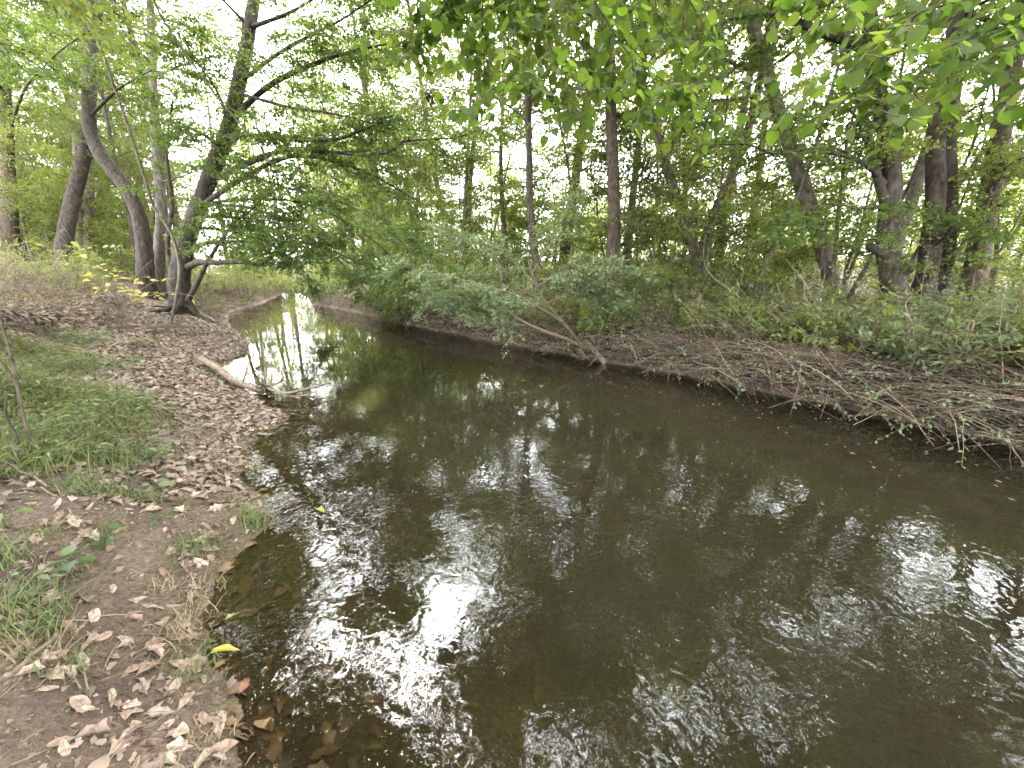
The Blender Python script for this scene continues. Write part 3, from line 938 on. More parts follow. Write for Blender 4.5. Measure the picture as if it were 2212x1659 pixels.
# ---- trees of the far bank
hero_tree('straight_bank_tree', 'straight grey tree on the far bank behind the overhanging shrub',
          [(1314, 725, 7.7), (1322, 600, 7.7), (1326, 480, 7.7), (1325, 380, 7.7), (1321, 280, 7.8), (1317, 100, 8.0), (1308, -150, 8.5), (1300, -500, 9.4)], .135, .06, [],
          'bark_brown', 'leaf_yellow', 18, n2=12, len2=1.0, n3=6, len3=.45, gap=.05, auto=(13, .3, 1.5, 1.4, .5), leaf=.06)
hero_tree('forked_bank_tree', 'dark forked tree with a knobbly stub on the far bank above the brush',
          [(1968, 760, 5.4), (1948, 680, 5.4), (1930, 610, 5.4), (1918, 545, 5.4), (1920, 480, 5.4), (1924, 420, 5.4), (1922, 335, 5.45), (1908, 250, 5.5), (1893, 185, 5.55), (1880, 60, 5.7), (1860, -200, 6.2), (1850, -600, 7.2)],
          .13, .05, [
    ([(1906, 130, 5.6), (1870, 105, 5.4), (1825, 87, 5.2), (1775, 70, 5.0), (1708, 43, 4.8), (1662, 32, 4.7), (1608, 34, 4.6), (1508, 70, 4.5)], .075, .01, dict(n2=14, len2=.6, start=.45)),
    ([(1915, 400, 5.4), (1875, 360, 5.2), (1828, 337, 5.1), (1748, 323, 5.0), (1668, 333, 4.9), (1622, 313, 4.8), (1540, 313, 4.7)], .035, .006, dict(n2=16, len2=.6)),
    ([(1921, 445, 5.4), (1904, 415, 5.35), (1884, 335, 5.3), (1873, 267, 5.3), (1855, 220, 5.3), (1830, 100, 5.4)], .06, .02),
    ([(1882, 330, 5.3), (1862, 290, 5.2), (1850, 255, 5.1), (1800, 200, 5.0)], .03, .008, dict(n2=6)),
    ([(1918, 548, 5.4), (1893, 540, 5.3), (1876, 530, 5.25)], .08, .045, dict(n2=1, len2=.3)),
    ([(1928, 605, 5.4), (1955, 590, 5.3), (1972, 582, 5.2)], .06, .03, dict(n2=1, len2=.3)),
    ([(1924, 440, 5.4), (1860, 450, 4.9), (1780, 440, 4.7), (1700, 470, 4.6)], .025, .006, dict(n2=14, len2=.6)),
    ], 'bark_dark', 'leaf_birch', 19, leaf=.055, n2=10, len2=.7, n3=6, len3=.38, gap=.04, auto=(11, .5, 2.4, 1.8, .5))
hero_tree('twin_stem_tree', 'dark twin-stemmed tree rising right beside the forked tree',
          [(1992, 720, 5.5), (1994, 640, 5.5), (2008, 553, 5.5), (2020, 433, 5.5), (2022, 300, 5.6), (2036, 200, 5.7), (2062, 67, 5.9), (2090, -150, 6.3), (2120, -600, 7.4)],
          .115, .05, [
    ([(2022, 300, 5.6), (2110, 230, 5.4), (2212, 222, 5.2)], .02, .006, dict(n2=8)),
    ([(2010, 540, 5.5), (2060, 500, 5.1), (2130, 500, 4.9)], .015, .005, dict(n2=8, len2=.5)),
    ], 'bark_dark', 'leaf_birch', 20, leaf=.055, n2=10, len2=.7, n3=6, len3=.38, gap=.042, auto=(9, .55, 2.2, 1.8, .5),
    stems=[([(2000, 690, 5.6), (2036, 590, 5.65), (2050, 500, 5.65), (2052, 400, 5.65), (2050, 300, 5.7), (2066, 170, 5.85), (2092, 20, 6.1), (2130, -200, 6.6)], .1, .05)])
hero_tree('ivy_clad_tree', 'thick brown trunk cloaked in small leaves nearest the tangle of brush',
          [(2092, 730, 5.3), (2098, 640, 5.3), (2112, 550, 5.35), (2140, 410, 5.5), (2160, 300, 5.6), (2178, 200, 5.8), (2205, 50, 6.1), (2240, -200, 6.6)],
          .13, .07, [([(2112, 550, 5.3), (2125, 480, 5.2), (2140, 410, 5.3), (2155, 330, 5.4)], .02, .008, dict(n2=26, len2=.28, n3=5, len3=.22)),
                     ([(2095, 690, 5.2), (2100, 620, 5.15), (2110, 560, 5.2)], .02, .008, dict(n2=10, len2=.25, n3=4, len3=.2)),
                     ([(2150, 380, 5.5), (2212, 340, 5.0), (2290, 350, 4.7)], .02, .006, dict(n2=14, len2=.6))],
          'bark_brown', 'leaf_yellow', 21, leaf=.05, n2=10, len2=.7, n3=6, len3=.38, gap=.042, auto=(8, .6, 1.8, 1.4, .5))
hero_tree('slanting_grey_tree', 'pale slanting trunk seen between the forked and the twin-stemmed tree',
          [(1918, 690, 6.6), (1935, 533, 6.7), (1975, 417, 6.8), (2015, 280, 7.0), (2060, 100, 7.4), (2100, -200, 8)], .11, .05, [],
          'bark_grey', 'leaf_yellow', 22, leaf=.06, n2=10, len2=.8, n3=6, len3=.4, gap=.045, auto=(10, .5, 1.8, 1.4, .5))
hero_tree('slanting_brown_tree', 'brown tree slanting right in the wood beyond the bare leaning stem',
          [(1496, 640, 9.6), (1512, 560, 9.6), (1540, 470, 9.7), (1600, 330, 9.9), (1640, 180, 10.2), (1680, -50, 10.8), (1710, -350, 12)], .125, .05, [],
          'bark_brown', 'leaf_yellow', 23, leaf=.065, n2=12, len2=1.0, n3=6, len3=.45, gap=.05, auto=(14, .3, 1.6, 1.4, .5))
hero_tree('mottled_grey_tree', 'grey mottled trunk just behind the straight tree on the far bank',
          [(1352, 640, 10.4), (1358, 520, 10.4), (1372, 380, 10.5), (1385, 250, 10.8), (1395, 50, 11.2), (1405, -250, 12)], .11, .05, [],
          'bark_grey', 'leaf_yellow', 24, leaf=.065, n2=12, len2=1.0, n3=6, len3=.45, gap=.05, auto=(12, .4, 1.5, 1.3, .5))
hero_tree('broken_top_sapling', 'thin brown sapling with a short snapped side stub above the pale shrub',
          [(1092, 640, 11.4), (1092, 540, 11.4), (1084, 430, 11.5), (1082, 330, 11.6), (1086, 220, 11.8), (1090, 50, 12.2), (1095, -120, 12.8)], .075, .03,
          [([(1085, 470, 11.4), (1095, 440, 11.2), (1105, 425, 11.1)], .04, .02, dict(n2=1, len2=.3))],
          'bark_brown', 'leaf_yellow', 25, leaf=.065, n2=10, len2=.8, n3=5, len3=.4, gap=.055, auto=(14, .3, 1.5, 1.1, .5))
hero_tree('grey_sapling', 'thin pale grey sapling at the water end of the far-bank thicket',
          [(1004, 640, 12.2), (1002, 520, 12.2), (1006, 420, 12.3), (1012, 300, 12.5), (1020, 100, 13), (1025, -80, 13.6)], .07, .03, [],
          'bark_grey', 'leaf_yellow', 26, leaf=.065, n2=10, len2=.8, n3=5, len3=.4, gap=.055, auto=(14, .25, 1.5, 1.1, .5))

# ---- the pale shrub that hangs over the water from the far bank
hero_tree('overhanging_shrub', 'pale green shrub spreading flat sprays low over the water from the far bank',
          [(1300, 772, 6.75), (1255, 740, 6.7), (1215, 695, 6.6), (1180, 655, 6.55), (1160, 620, 6.5), (1140, 560, 6.5)], .05, .012, [
    ([(1290, 765, 6.75), (1230, 735, 6.6), (1148, 704, 6.3), (1096, 668, 6.2), (1086, 620, 6.2), (1075, 560, 6.2)], .04, .01, dict(n2=10, start=.5)),
    ([(1215, 695, 6.6), (1120, 640, 6.1), (1020, 610, 5.9), (930, 590, 5.8), (860, 570, 5.8)], .025, .006, dict(n2=22)),
    ([(1180, 655, 6.55), (1100, 620, 6.5), (1000, 640, 6.5), (920, 660, 6.6)], .02, .006, dict(n2=20)),
    ([(1160, 620, 6.5), (1230, 580, 6.2), (1300, 570, 6.0), (1380, 590, 5.9)], .02, .006, dict(n2=18)),
    ([(1180, 655, 6.55), (1260, 630, 6.3), (1330, 640, 6.2)], .02, .006, dict(n2=16)),
    ([(1148, 704, 6.3), (1050, 690, 6.2), (960, 640, 6.3)], .015, .005, dict(n2=16)),
    ([(1160, 620, 6.5), (1080, 540, 6.4), (960, 510, 6.4)], .015, .005, dict(n2=14)),
    ([(1150, 590, 6.5), (1200, 500, 6.4), (1240, 430, 6.4)], .015, .005, dict(n2=12)),
    ([(1290, 760, 6.7), (1300, 690, 6.5), (1290, 640, 6.3), (1270, 600, 6.2)], .02, .006, dict(n2=10, start=.4)),
    ], 'twig', 'leaf_pale', 27, leaf=.05, n2=16, len2=.6, n3=6, len3=.3, gap=.032, cat='shrub', flare=1.0, droop=-.03)
hero_tree('waterside_bush', 'small leafy bush rooted at the mossy point on the far bank',
          [(930, 705, 10.2), (920, 670, 10.1), (905, 630, 10)], .03, .01, [
    ([(925, 690, 10.1), (880, 640, 9.8), (820, 600, 9.6), (760, 590, 9.6)], .02, .006),
    ([(920, 670, 10.1), (960, 620, 9.8), (1000, 600, 9.8)], .02, .006),
    ([(915, 660, 10), (890, 590, 9.8), (850, 520, 9.7)], .02, .006),
    ([(915, 650, 10), (930, 560, 9.9), (960, 500, 10)], .02, .006),
    ], 'twig', 'leaf_birch', 28, leaf=.055, n2=16, len2=.9, n3=6, len3=.4, gap=.042, cat='shrub', flare=1.0)

# ------------------------------------------------------------------ overhead branches with big leaves (their trees stand behind the camera)
def big_leaf_tree(name, label, trunk, limb_sets, leaf, mat, seed, n_parts, per_m, wood='bark_dark'):
    base = np.array(trunk[0], float)
    base[2] = gz(base[0], base[1]) - .05
    trunk = np.vstack([base, trunk[1:]])
    root = thing(name, label, 'tree', base)
    r = np.random.default_rng(seed)
    tp = spline(trunk, .2)
    q = MB(); q.tube(tp, stem_radii(len(tp), .15, .04), rough=.14); q.build('trunk', M[wood], root, base, True)
    wood_mb = MB()
    pos, dr, nr, sz = [], [], [], []
    for limb, a, b, sub, sublen, ngrow in limb_sets:
        sp = spline(np.array(limb), .1)
        q = MB(); q.tube(sp, np.linspace(a, b, len(sp)), sides=6); q.build('limb', M[wood], root, base, True)
        T = norm(np.gradient(sp, axis=0))
        twigs = [sp[int(len(sp) * .3):]]
        for k in range(sub):
            i = int(len(sp) * (.25 + .75 * (k + r.random()) / sub)) % len(sp)
            up = norm(np.array([0, 0, 1.0]) + .4 * r.normal(size=3))
            sd = norm(np.cross(up, T[i])) * (1 if k % 2 else -1)
            d = norm(T[i] * r.uniform(.2, .8) + sd + np.array([0, 0, r.uniform(-.5, .2)]))
            w = wander(sp[i], d, sublen * r.uniform(.5, 1.2), 5, .15, -.06, r)
            wood_mb.tube(w, .0035, .0015, sides=4)
            twigs.append(w)
        for w in twigs:
            q2, ln = resamp3(w, 1 / per_m)
            if len(q2) < 3: continue
            t = norm(np.gradient(q2, axis=0))
            up = norm(np.array([0, 0, 1.0]) + .45 * r.normal(size=q2.shape))
            sd = norm(np.cross(up, t)) * np.where(np.arange(len(q2)) % 2, 1, -1)[:, None]
            d = norm(t * .5 + sd + np.array([0, 0, -.55]) + .25 * r.normal(size=t.shape))
            pos.append(q2 + d * .02); dr.append(d); nr.append(up)
            sz.append(leaf * r.uniform(.6, 1.2, len(q2)))
            for p0, d0 in zip(q2, d):
                wood_mb.tube(np.array([p0, p0 + d0 * .022]), .0012, sides=3)
    pos, dr, nr, sz = map(np.concatenate, (pos, dr, nr, sz))
    tag(wood_mb.build('twig', M['twig'], root, base), kind='stuff')
    # the leaves seen largest are parts of their own
    cz = pos - np.array([0, 0, CAM_H])
    fw = cz[:, 1] * CP - cz[:, 2] * SP
    upv = cz[:, 2] * CP + cz[:, 1] * SP
    vis = (fw > .3) & (np.abs(cz[:, 0] / fw) < 1.36) & (np.abs(upv / fw) < 1.03)
    score = np.where(vis, sz / np.maximum(fw, .1), 0)
    order = np.argsort(-score)
    pick = order[:n_parts][score[order[:n_parts]] > 0]
    templ = []
    for k in range(6):
        q = MB()
        add_leaves(q, np.zeros((1, 3)), np.array([[1.0, 0, 0]]), np.array([[0, 0, 1.0]]), 1.0, r.uniform(.5, .62), 'heart', r.uniform(.08, .3), r.uniform(-.05, .2))
        o = q.build('leaf', M[mat], root)
        templ.append(o.data)
        bpy.data.objects.remove(o)
    from mathutils import Matrix
    for i in pick:
        d = dr[i] / np.linalg.norm(dr[i]); s = np.cross(nr[i], d); s /= np.linalg.norm(s); n_ = np.cross(d, s)
        o = bpy.data.objects.new('leaf', templ[int(i) % 6])
        k = float(sz[i]); p0 = pos[i] - base
        o.parent = root
        o.matrix_basis = Matrix(((d[0] * k, s[0] * k, n_[0] * k, p0[0]), (d[1] * k, s[1] * k, n_[1] * k, p0[1]), (d[2] * k, s[2] * k, n_[2] * k, p0[2]), (0, 0, 0, 1)))
        col.objects.link(o)
    rest = np.setdiff1d(np.arange(len(pos)), pick)
    q = MB()
    add_leaves(q, pos[rest], dr[rest], nr[rest], sz[rest], .56, 'heart', .18, .06)
    tag(q.build('foliage', M[mat], root, base), kind='stuff')
    print(name, 'leaves', len(pos), 'parts', len(pick))
    return root


HUB = P(1120, -330, 2.7)


def hang(pts, t0, t1):
    n_ = len(pts)
    return [P(x, y, t0 + (t1 - t0) * i / (n_ - 1)) for i, (x, y) in enumerate(pts)]


limbs = [([(-1.75, -1.5, 3.0), (-1.0, -.3, 3.9), HUB, P(1500, -380, 3.0)], .06, .012, 0, .3, 0)]
for pts_, ta, tb in [
    ([(1100, -330), (1060, -120), (1043, 0), (1042, 83), (1047, 150), (1045, 235)], 2.7, 2.9),
    ([(1110, -330), (1075, -100), (1070, 0), (1087, 67), (1137, 140), (1170, 180), (1215, 225)], 2.7, 2.8),
    ([(1140, -330), (1160, -60), (1170, 33), (1193, 110), (1220, 190), (1228, 255)], 2.7, 2.6),
    ([(1170, -330), (1260, -50), (1283, 0), (1323, 67), (1370, 130), (1437, 177), (1475, 205), (1565, 262)], 2.7, 2.6),
    ([(1060, -320), (985, -40), (967, 3), (1003, 43), (1023, 110), (1030, 180)], 2.8, 3.0),
    ([(1060, -320), (1000, -40), (983, 0), (950, 47), (920, 70), (868, 90)], 2.8, 3.1),
    ([(1150, -330), (1220, -60), (1233, 0), (1253, 67), (1270, 150), (1300, 220)], 2.7, 2.7),
    ([(1200, -330), (1320, -60), (1337, 0), (1353, 90), (1380, 190), (1400, 270)], 2.8, 2.7),
    ([(1250, -350), (1400, -60), (1420, 30), (1470, 110), (1510, 200)], 2.9, 2.8),
    ([(1300, -350), (1460, -60), (1500, 20), (1560, 120), (1590, 180)], 2.9, 2.7),
    ([(1050, -330), (930, -60), (900, 10), (880, 60), (900, 130)], 2.9, 3.2),
    ([(1100, -340), (1120, -60), (1115, 40), (1105, 120), (1120, 190)], 2.6, 2.5),
]:
    limbs.append((hang(pts_, ta, tb), .008, .002, 19, .38, 0))
big_leaf_tree('overhead_tree', 'tree overhead whose drooping twigs carry broad heart-shaped green leaves',
              [(-1.9, -1.9, .5), (-1.95, -1.8, 1.5), (-1.75, -1.5, 3.0), (-1.8, -1.3, 5.0), (-1.6, -1.2, 7.0)], limbs, .074, 'leaf_big', 41, 300, 21)

limbs = [([(2.6, -2.6, 2.6), (2.4, -1.2, 3.4), P(2350, -250, 1.9)], .05, .012, 0, .3, 0)]
for pts_, ta, tb in [
    ([(2350, -250), (2240, -90), (2100, -10), (1980, 30), (1900, 90), (1840, 150)], 1.9, 1.75),
    ([(2350, -250), (2280, -60), (2180, 40), (2100, 80), (2030, 110), (1980, 170)], 1.9, 1.8),
    ([(2350, -250), (2300, -40), (2230, 60), (2170, 110), (2100, 150)], 1.9, 1.7),
    ([(2350, -250), (2150, -120), (2000, -60), (1880, -10), (1800, 40), (1750, 60)], 1.9, 1.9),
    ([(2350, -250), (2050, -160), (1900, -80), (1780, -30), (1690, 10)], 1.9, 2.1),
    ([(2380, -200), (2330, 0), (2270, 110), (2230, 200)], 1.9, 1.9),
    ([(1980, 30), (1930, 100), (1900, 180), (1890, 230)], 1.85, 1.8),
]:
    limbs.append((hang(pts_, ta, tb), .007, .002, 11, .3, 0))
big_leaf_tree('overhanging_leaf_tree', 'tree with large soft pointed leaves drooping in front of the forked tree',
              [(2.8, -3.4, .4), (2.75, -3.2, 1.4), (2.6, -2.6, 2.6), (2.5, -2.5, 4.5), (2.6, -2.4, 6.5)], limbs, .066, 'leaf_big', 42, 300, 24)

# ------------------------------------------------------------------ the wood: archetypes, then copies
def grow_tree(name, label, group, height, r0, crown_from, nl, L0, L1, up, leaf, mat, bark, seed, n2, len2, n3, len3, gap, lean=.05, width=.55, cat='tree'):
    r = np.random.default_rng(seed)
    trunk = wander((0, 0, -.1), (r.normal() * lean, r.normal() * lean, 1), height, 14, .05, .03, r)
    root = thing(name, label, cat, (0, 0, 0), group)
    q = MB(); q.tube(trunk, stem_radii(len(trunk), r0, r0 * .2), sides=8, rough=.1); q.build('trunk', M[bark], root, None, True)
    n3, gap, leaf, n2 = int(n3 * (1.45 if height > 8 else 1.25)), gap * .8, leaf * 1.2, int(n2 * 1.2)
    fo = Foliage(seed + 1, leaf, .62, gap)
    tq, ln = resamp3(trunk, .1)
    for k in range(nl):
        s = crown_from + (1 - crown_from) * (k + r.random()) / nl
        i = min(len(tq) - 1, int(s * len(tq)))
        a = k * 2.4 + r.random() * .8
        L = (L0 + (L1 - L0) * k / nl) * r.uniform(.7, 1.3)
        lb = wander(tq[i], (math.cos(a), math.sin(a), up * r.uniform(.3, 1.5)), L, 7, .12, -.01, r)
        fo.wood.tube(lb, r0 * .3 * (1 - s * .6), .005, sides=4)
        fo.spray(lb, n2, len2, n3, len3, wood3=False)
    c = fo.count()
    fo.finish_leaves()
    tag(fo.wood.build('branch', M[bark], root), kind='stuff')
    fo.leaves.build('crown', M[mat], root)
    print(name, 'leaves', c)
    return root


SAPS = [('slender sapling with yellow-green leaves in the thicket behind the far bank', 'yellow-green saplings behind the far bank'),
        ('short brown-stemmed sapling with small yellow-green leaves behind the far bank', 'short yellow-green saplings behind the far bank'),
        ('tall grey-stemmed sapling with dull olive leaves behind the far bank', 'dull olive saplings behind the far bank'),
        ('low mid-green sapling branching from the ground behind the far bank', 'low mid-green saplings behind the far bank')]
saps = [grow_tree('sapling', *SAPS[0], 5.2, .04, .12, 20, 1.3, .7, .5, .06, 'leaf_yellow', 'twig', 200, 9, .6, 5, .34, .055),
        grow_tree('sapling', *SAPS[1], 4.2, .03, .1, 18, 1.2, .5, .3, .055, 'leaf_yellow', 'bark_brown', 210, 9, .6, 5, .34, .05),
        grow_tree('sapling', *SAPS[2], 6.5, .05, .2, 22, 1.5, .8, .6, .065, 'leaf_dull', 'bark_grey', 220, 9, .6, 5, .36, .06),
        grow_tree('sapling', *SAPS[3], 3.4, .025, .06, 16, 1.1, .5, .4, .055, 'leaf_birch', 'twig', 230, 9, .55, 5, .32, .05)]
TALLS = [('tall grey-barked tree with yellow-green crown deep in the wood across the creek', 'grey-barked tall trees across the creek'),
         ('tall brown-barked tree with mid-green crown deep in the wood across the creek', 'brown-barked tall trees across the creek'),
         ('medium grey tree with dull olive crown deep in the wood across the creek', 'olive-crowned trees across the creek')]
BUSHES = [('low dull olive bush in the undergrowth across the creek', 'dull olive bushes across the creek'),
          ('small low yellow-green bush in the undergrowth across the creek', 'yellow-green bushes across the creek'),
          ('larger spreading yellow-green bush in the undergrowth across the creek', 'larger yellow-green bushes across the creek')]
talls = [grow_tree('tall_tree', *TALLS[0], 15, .13, .28, 24, 2.8, 1.6, .6, .085, 'leaf_yellow', 'bark_grey', 240, 10, 1.2, 6, .55, .075),
         grow_tree('tall_tree', *TALLS[1], 17, .16, .3, 26, 3.0, 1.6, .5, .085, 'leaf_birch', 'bark_brown', 250, 10, 1.2, 6, .55, .075),
         grow_tree('tall_tree', *TALLS[2], 12, .1, .3, 22, 2.2, 1.2, .7, .075, 'leaf_dull', 'bark_grey', 260, 10, 1.0, 6, .5, .07)]


def grow_bush(name, label, group, hgt, mat, leaf, seed, ns=9, gap=.045, bark='twig', n3=5):
    r = np.random.default_rng(seed)
    root = thing(name, label, 'bush', (0, 0, 0), group)
    fo = Foliage(seed, leaf, .55, gap, flat=.5)
    st = MB()
    for k in range(ns):
        a = r.random() * 6.283
        s = wander((.08 * math.cos(a), .08 * math.sin(a), -.05), (.6 * math.cos(a), .6 * math.sin(a), 1), hgt * r.uniform(.6, 1.2), 7, .14, -.03, r)
        st.tube(s, .011, .004, sides=4)
        fo.spray(s, 9, hgt * .32, n3, hgt * .17, r2=.004, wood3=False)
    fo.finish_leaves()
    tag(st.build('stem', M[bark], root, None, True), kind='stuff')
    tag(fo.wood.build('branch', M[bark], root), kind='stuff')
    fo.leaves.build('crown', M[mat], root)
    return root


bushes = [grow_bush('bush', *BUSHES[0], 1.3, 'leaf_dull', .05, 300),
          grow_bush('bush', *BUSHES[1], 1.0, 'leaf_yellow', .05, 301),
          grow_bush('bush', *BUSHES[2], 1.6, 'leaf_yellow', .055, 302)]
used = set()


def place(arche, x, y, sc, label=None, group=None, lean=None):
    z = gz(x, y)
    if id(arche) not in used and label is None:
        used.add(id(arche))
        arche.location = (x, y, z); arche.rotation_euler = (0, 0, random.uniform(0, 6.28)); arche.scale = (sc, sc, sc)
        return arche
    o = copy_tree(arche, (x, y, z), random.uniform(0, 6.28), sc, label, group)
    if lean is not None:                                         # (degrees, azimuth it leans to)
        o.rotation_mode = 'XYZ'
        from mathutils import Matrix as Mx, Vector as Vc
        ax = Vc((-math.sin(lean[1]), math.cos(lean[1]), 0))
        o.rotation_euler = (Mx.Rotation(math.radians(lean[0]), 3, ax) @ Mx.Rotation(o.rotation_euler.z, 3, 'Z')).to_euler()
        o.location.z -= .15
    return o


def in_view(x, y, margin=1.0):
    return y > 1.5 and abs(x) / max(y, .1) < 1.34 + margin / max(y, .5)


def scatter(n, ymin, ymax, side, mind, maxd, gap):
    m = 6000
    y = np.array([random.uniform(ymin, ymax) for _ in range(m)])
    x = np.array([random.uniform(-1, 1) for _ in range(m)]) * (1.5 * y + 3)
    dl, dr, inn = bank_info(x, y)
    d = dr if side == 'R' else dl
    ok = ~inn & ((dr < dl) if side == 'R' else (dl <= dr)) & (d > mind) & (d < maxd) & (np.abs(x) < 1.34 * y + 1) & (y > 1.5)
    out = []
    for a, b in zip(x[ok], y[ok]):
        if all((a - c) ** 2 + (b - e) ** 2 >= gap * gap for c, e in out):
            out.append((float(a), float(b)))
            if len(out) == n: break
    return out


R_CLEAR = lambda x, y: 3.0 < x < 8.5 and 2.5 < y < 6.4
for x, y in scatter(50, 4, 22, 'R', 1.4, 7.5, 1.0):
    if not R_CLEAR(x, y): place(random.choice(saps), x, y, random.uniform(.6, 1.15))
for x, y in scatter(14, 10, 36, 'R', 8, 20, 2):
    place(random.choice(saps), x, y, random.uniform(.8, 1.4))
for x, y in scatter(6, 7, 22, 'R', 3.5, 12, 3):
    place(random.choice(talls), x, y, random.uniform(.7, 1.1))
for x, y in scatter(4, 14, 45, 'R', 12, 30, 4):
    place(random.choice(talls), x, y, random.uniform(.8, 1.2))
for x, y in scatter(38, 3, 16, 'R', .8, 6, .7):
    place(random.choice(bushes), x, y, random.uniform(.3, .5) if R_CLEAR(x, y) else random.uniform(.4, .9))
pole = grow_tree('pole_sapling', 'slim bare grey pole of a young tree in the thicket behind the far bank', 'slim pole saplings behind the far bank', 8, .035, .55, 9, 1.0, .6, .6, .06, 'leaf_yellow', 'bark_grey', 270, 6, .5, 5, .3, .06, lean=.1)
for x, y in scatter(34, 5, 24, 'R', 1.6, 10, 1.0):
    place(pole, x, y, random.uniform(.7, 1.2))
lows = [grow_bush('low_shrub', 'knee-high yellow-green shrub along the brushy lip of the far bank', 'knee-high yellow-green shrubs on the far bank lip', .55, 'leaf_yellow', .07, 310, 8, .05, 'twig', 4),
        grow_bush('low_shrub', 'knee-high pale green shrub with drooping sprays along the far bank lip', 'knee-high pale shrubs on the far bank lip', .62, 'leaf_pale', .06, 311, 8, .045, 'twig', 4),
        grow_bush('low_shrub', 'knee-high dull olive shrub with many bare twigs along the far bank lip', 'knee-high olive shrubs on the far bank lip', .7, 'leaf_dull', .055, 312, 11, .09, 'twig_tan', 3)]
for x, y in scatter(70, 3.0, 14, 'R', .02, .5, .26):              # on the overhanging lip of the bank
    o = place(random.choice(lows), x, y, random.uniform(.6, 1.1))
    aa_ = np.arange(12) * math.pi / 6
    o.location.z = float(gzv(x + .65 * np.cos(aa_), y + .65 * np.sin(aa_)).max()) - .06
for x, y in scatter(76, 2.5, 12, 'R', .3, 1.9, .3):
    place(random.choice(lows), x, y, random.uniform(.55, 1.1))
for x, y in scatter(22, 8, 30, 'R', 5, 18, 1.3):
    place(random.choice(bushes), x, y, random.uniform(.8, 1.5))
L1, L1G = 'leafy sapling in the open wood behind the leaf-strewn bank', 'saplings behind the leaf-strewn bank'
L2, L2G = 'tall tree in the open wood behind the leaf-strewn bank', 'tall trees behind the leaf-strewn bank'
L3, L3G = 'low bush at the back of the leaf-strewn bank', 'bushes at the back of the leaf-strewn bank'
for x, y in scatter(24, 11, 36, 'L', 3.5, 26, 1.5):
    place(random.choice(saps), x, y, random.uniform(.7, 1.2), L1, L1G)
for x, y in scatter(14, 15, 44, 'L', 4, 34, 2.5):
    place(random.choice(talls), x, y, random.uniform(.8, 1.15), L2, L2G)
for x, y in scatter(34, 7.5, 30, 'L', 2.4, 18, 1):
    place(random.choice(bushes), x, y, random.uniform(.5, 1.0), L3, L3G)

for x, y, k in [(-5.2, 17.5, 0), (-2.0, 16.0, 1), (-8.0, 24, 0), (-11.5, 30, 1), (-4.5, 22, 2), (-14.5, 18, 1), (-17, 24, 0), (-13.5, 33.5, 1), (-18, 37.5, 0), (-23, 39, 1), (-9.5, 28, 2), (-7.2, 20.5, 1), (-13.4, 14.2, 2), (-3.6, 15.2, 2)]:
    lf_ = x < -13
    place(talls[k], x, y, random.uniform(.75, 1.0), L2 if lf_ else None, L2G if lf_ else None)
for k in range(46):
    y = random.uniform(9.6, 27)
    if k % 2:
        x = float(np.interp(y, RIGHT[14:21, 1], RIGHT[14:21, 0])) + random.uniform(.15, 1.0)
        lab, gp = None, None
    else:
        y += 1.5
        x = float(np.interp(y, LEFT[20:27, 1], LEFT[20:27, 0])) - random.uniform(.2, 1.1)
        lab, gp = L3, L3G
    place(random.choice(bushes), x, y, random.uniform(.8, 1.35), lab, gp)
for k in range(46):
    x, y = random.uniform(-25, -11.6), random.uniform(12.5, 28)
    dl, dr, inn = bank_info(np.array([x]), np.array([y]))
    if inn[0] or dl[0] > dr[0] or dl[0] < .5: continue
    if k % 4 == 3: place(random.choice(bushes), x, y, random.uniform(.9, 1.5), L3, L3G)
    else: place(random.choice(saps), x, y, random.uniform(.7, 1.15), L1, L1G)
# growth round the far bend of the creek
for k in range(60):
    x, y = random.uniform(-27, -5), random.uniform(21, 42)
    dl, dr, inn = bank_info(np.array([x]), np.array([y]))
    if inn[0] or min(dl[0], dr[0]) < .6: continue
    lf_ = dl[0] < dr[0]
    if k % 3: place(random.choice(saps), x, y, random.uniform(.7, 1.2), L1 if lf_ else None, L1G if lf_ else None)
    else: place(random.choice(bushes), x, y, random.uniform(1.0, 1.7), L3 if lf_ else None, L3G if lf_ else None)
for x, y, sc in [(-12, 31.5, 1.7), (-15.5, 35.5, 1.8), (-8.8, 26, 1.5), (-18, 38, 1.8), (-7.2, 22.8, 1.4), (-10.3, 28.8, 1.6), (-5.8, 19.6, 1.3)]:
    place(random.choice(saps[:3]), x, y, sc)
# unseen trees added on both banks: their crowns cut skylight and close mirrored sky
for x, y, k, sc in [(-5.6, 1.2, 1, .9), (-8.5, 4.2, 0, 1.0), (-3.6, -3.2, 0, 1.0), (.8, -4.6, 1, 1.0), (-6.5, -4, 2, 1.1), (4.2, -7, 0, 1.0), (-1.2, -2.8, 1, 1.1), (-4.2, -.8, 0, .95), (2.6, -5.8, 1, 1.15), (-2.2, -6, 1, 1.2), (-7.5, -.8, 1, 1.1), (-9.5, -3.5, 0, 1.2), (6.5, -8.5, 1, 1.1), (1, -8, 0, 1.2)]:
    place(talls[k], x, y, sc, 'added tall tree, trunk out of view, shading the creek from the leaf-strewn bank', 'added shade trees closing over the creek from the leaf-strewn bank')
for x, y, k, sc in [(6.9, 2.9, 1, .85), (8.6, 4.4, 0, .9), (9.3, 1.0, 1, 1.0), (11.5, -2, 0, 1.1), (9.8, -1.2, 1, 1.1), (12.5, -5, 1, 1.2), (11, 2.5, 1, 1.1), (10.8, 7.0, 1, .85)]:
    place(talls[k], x, y, sc, 'added tall tree, trunk out of view, shading the creek from the brushy bank', 'added shade trees closing over the creek from the brushy bank')

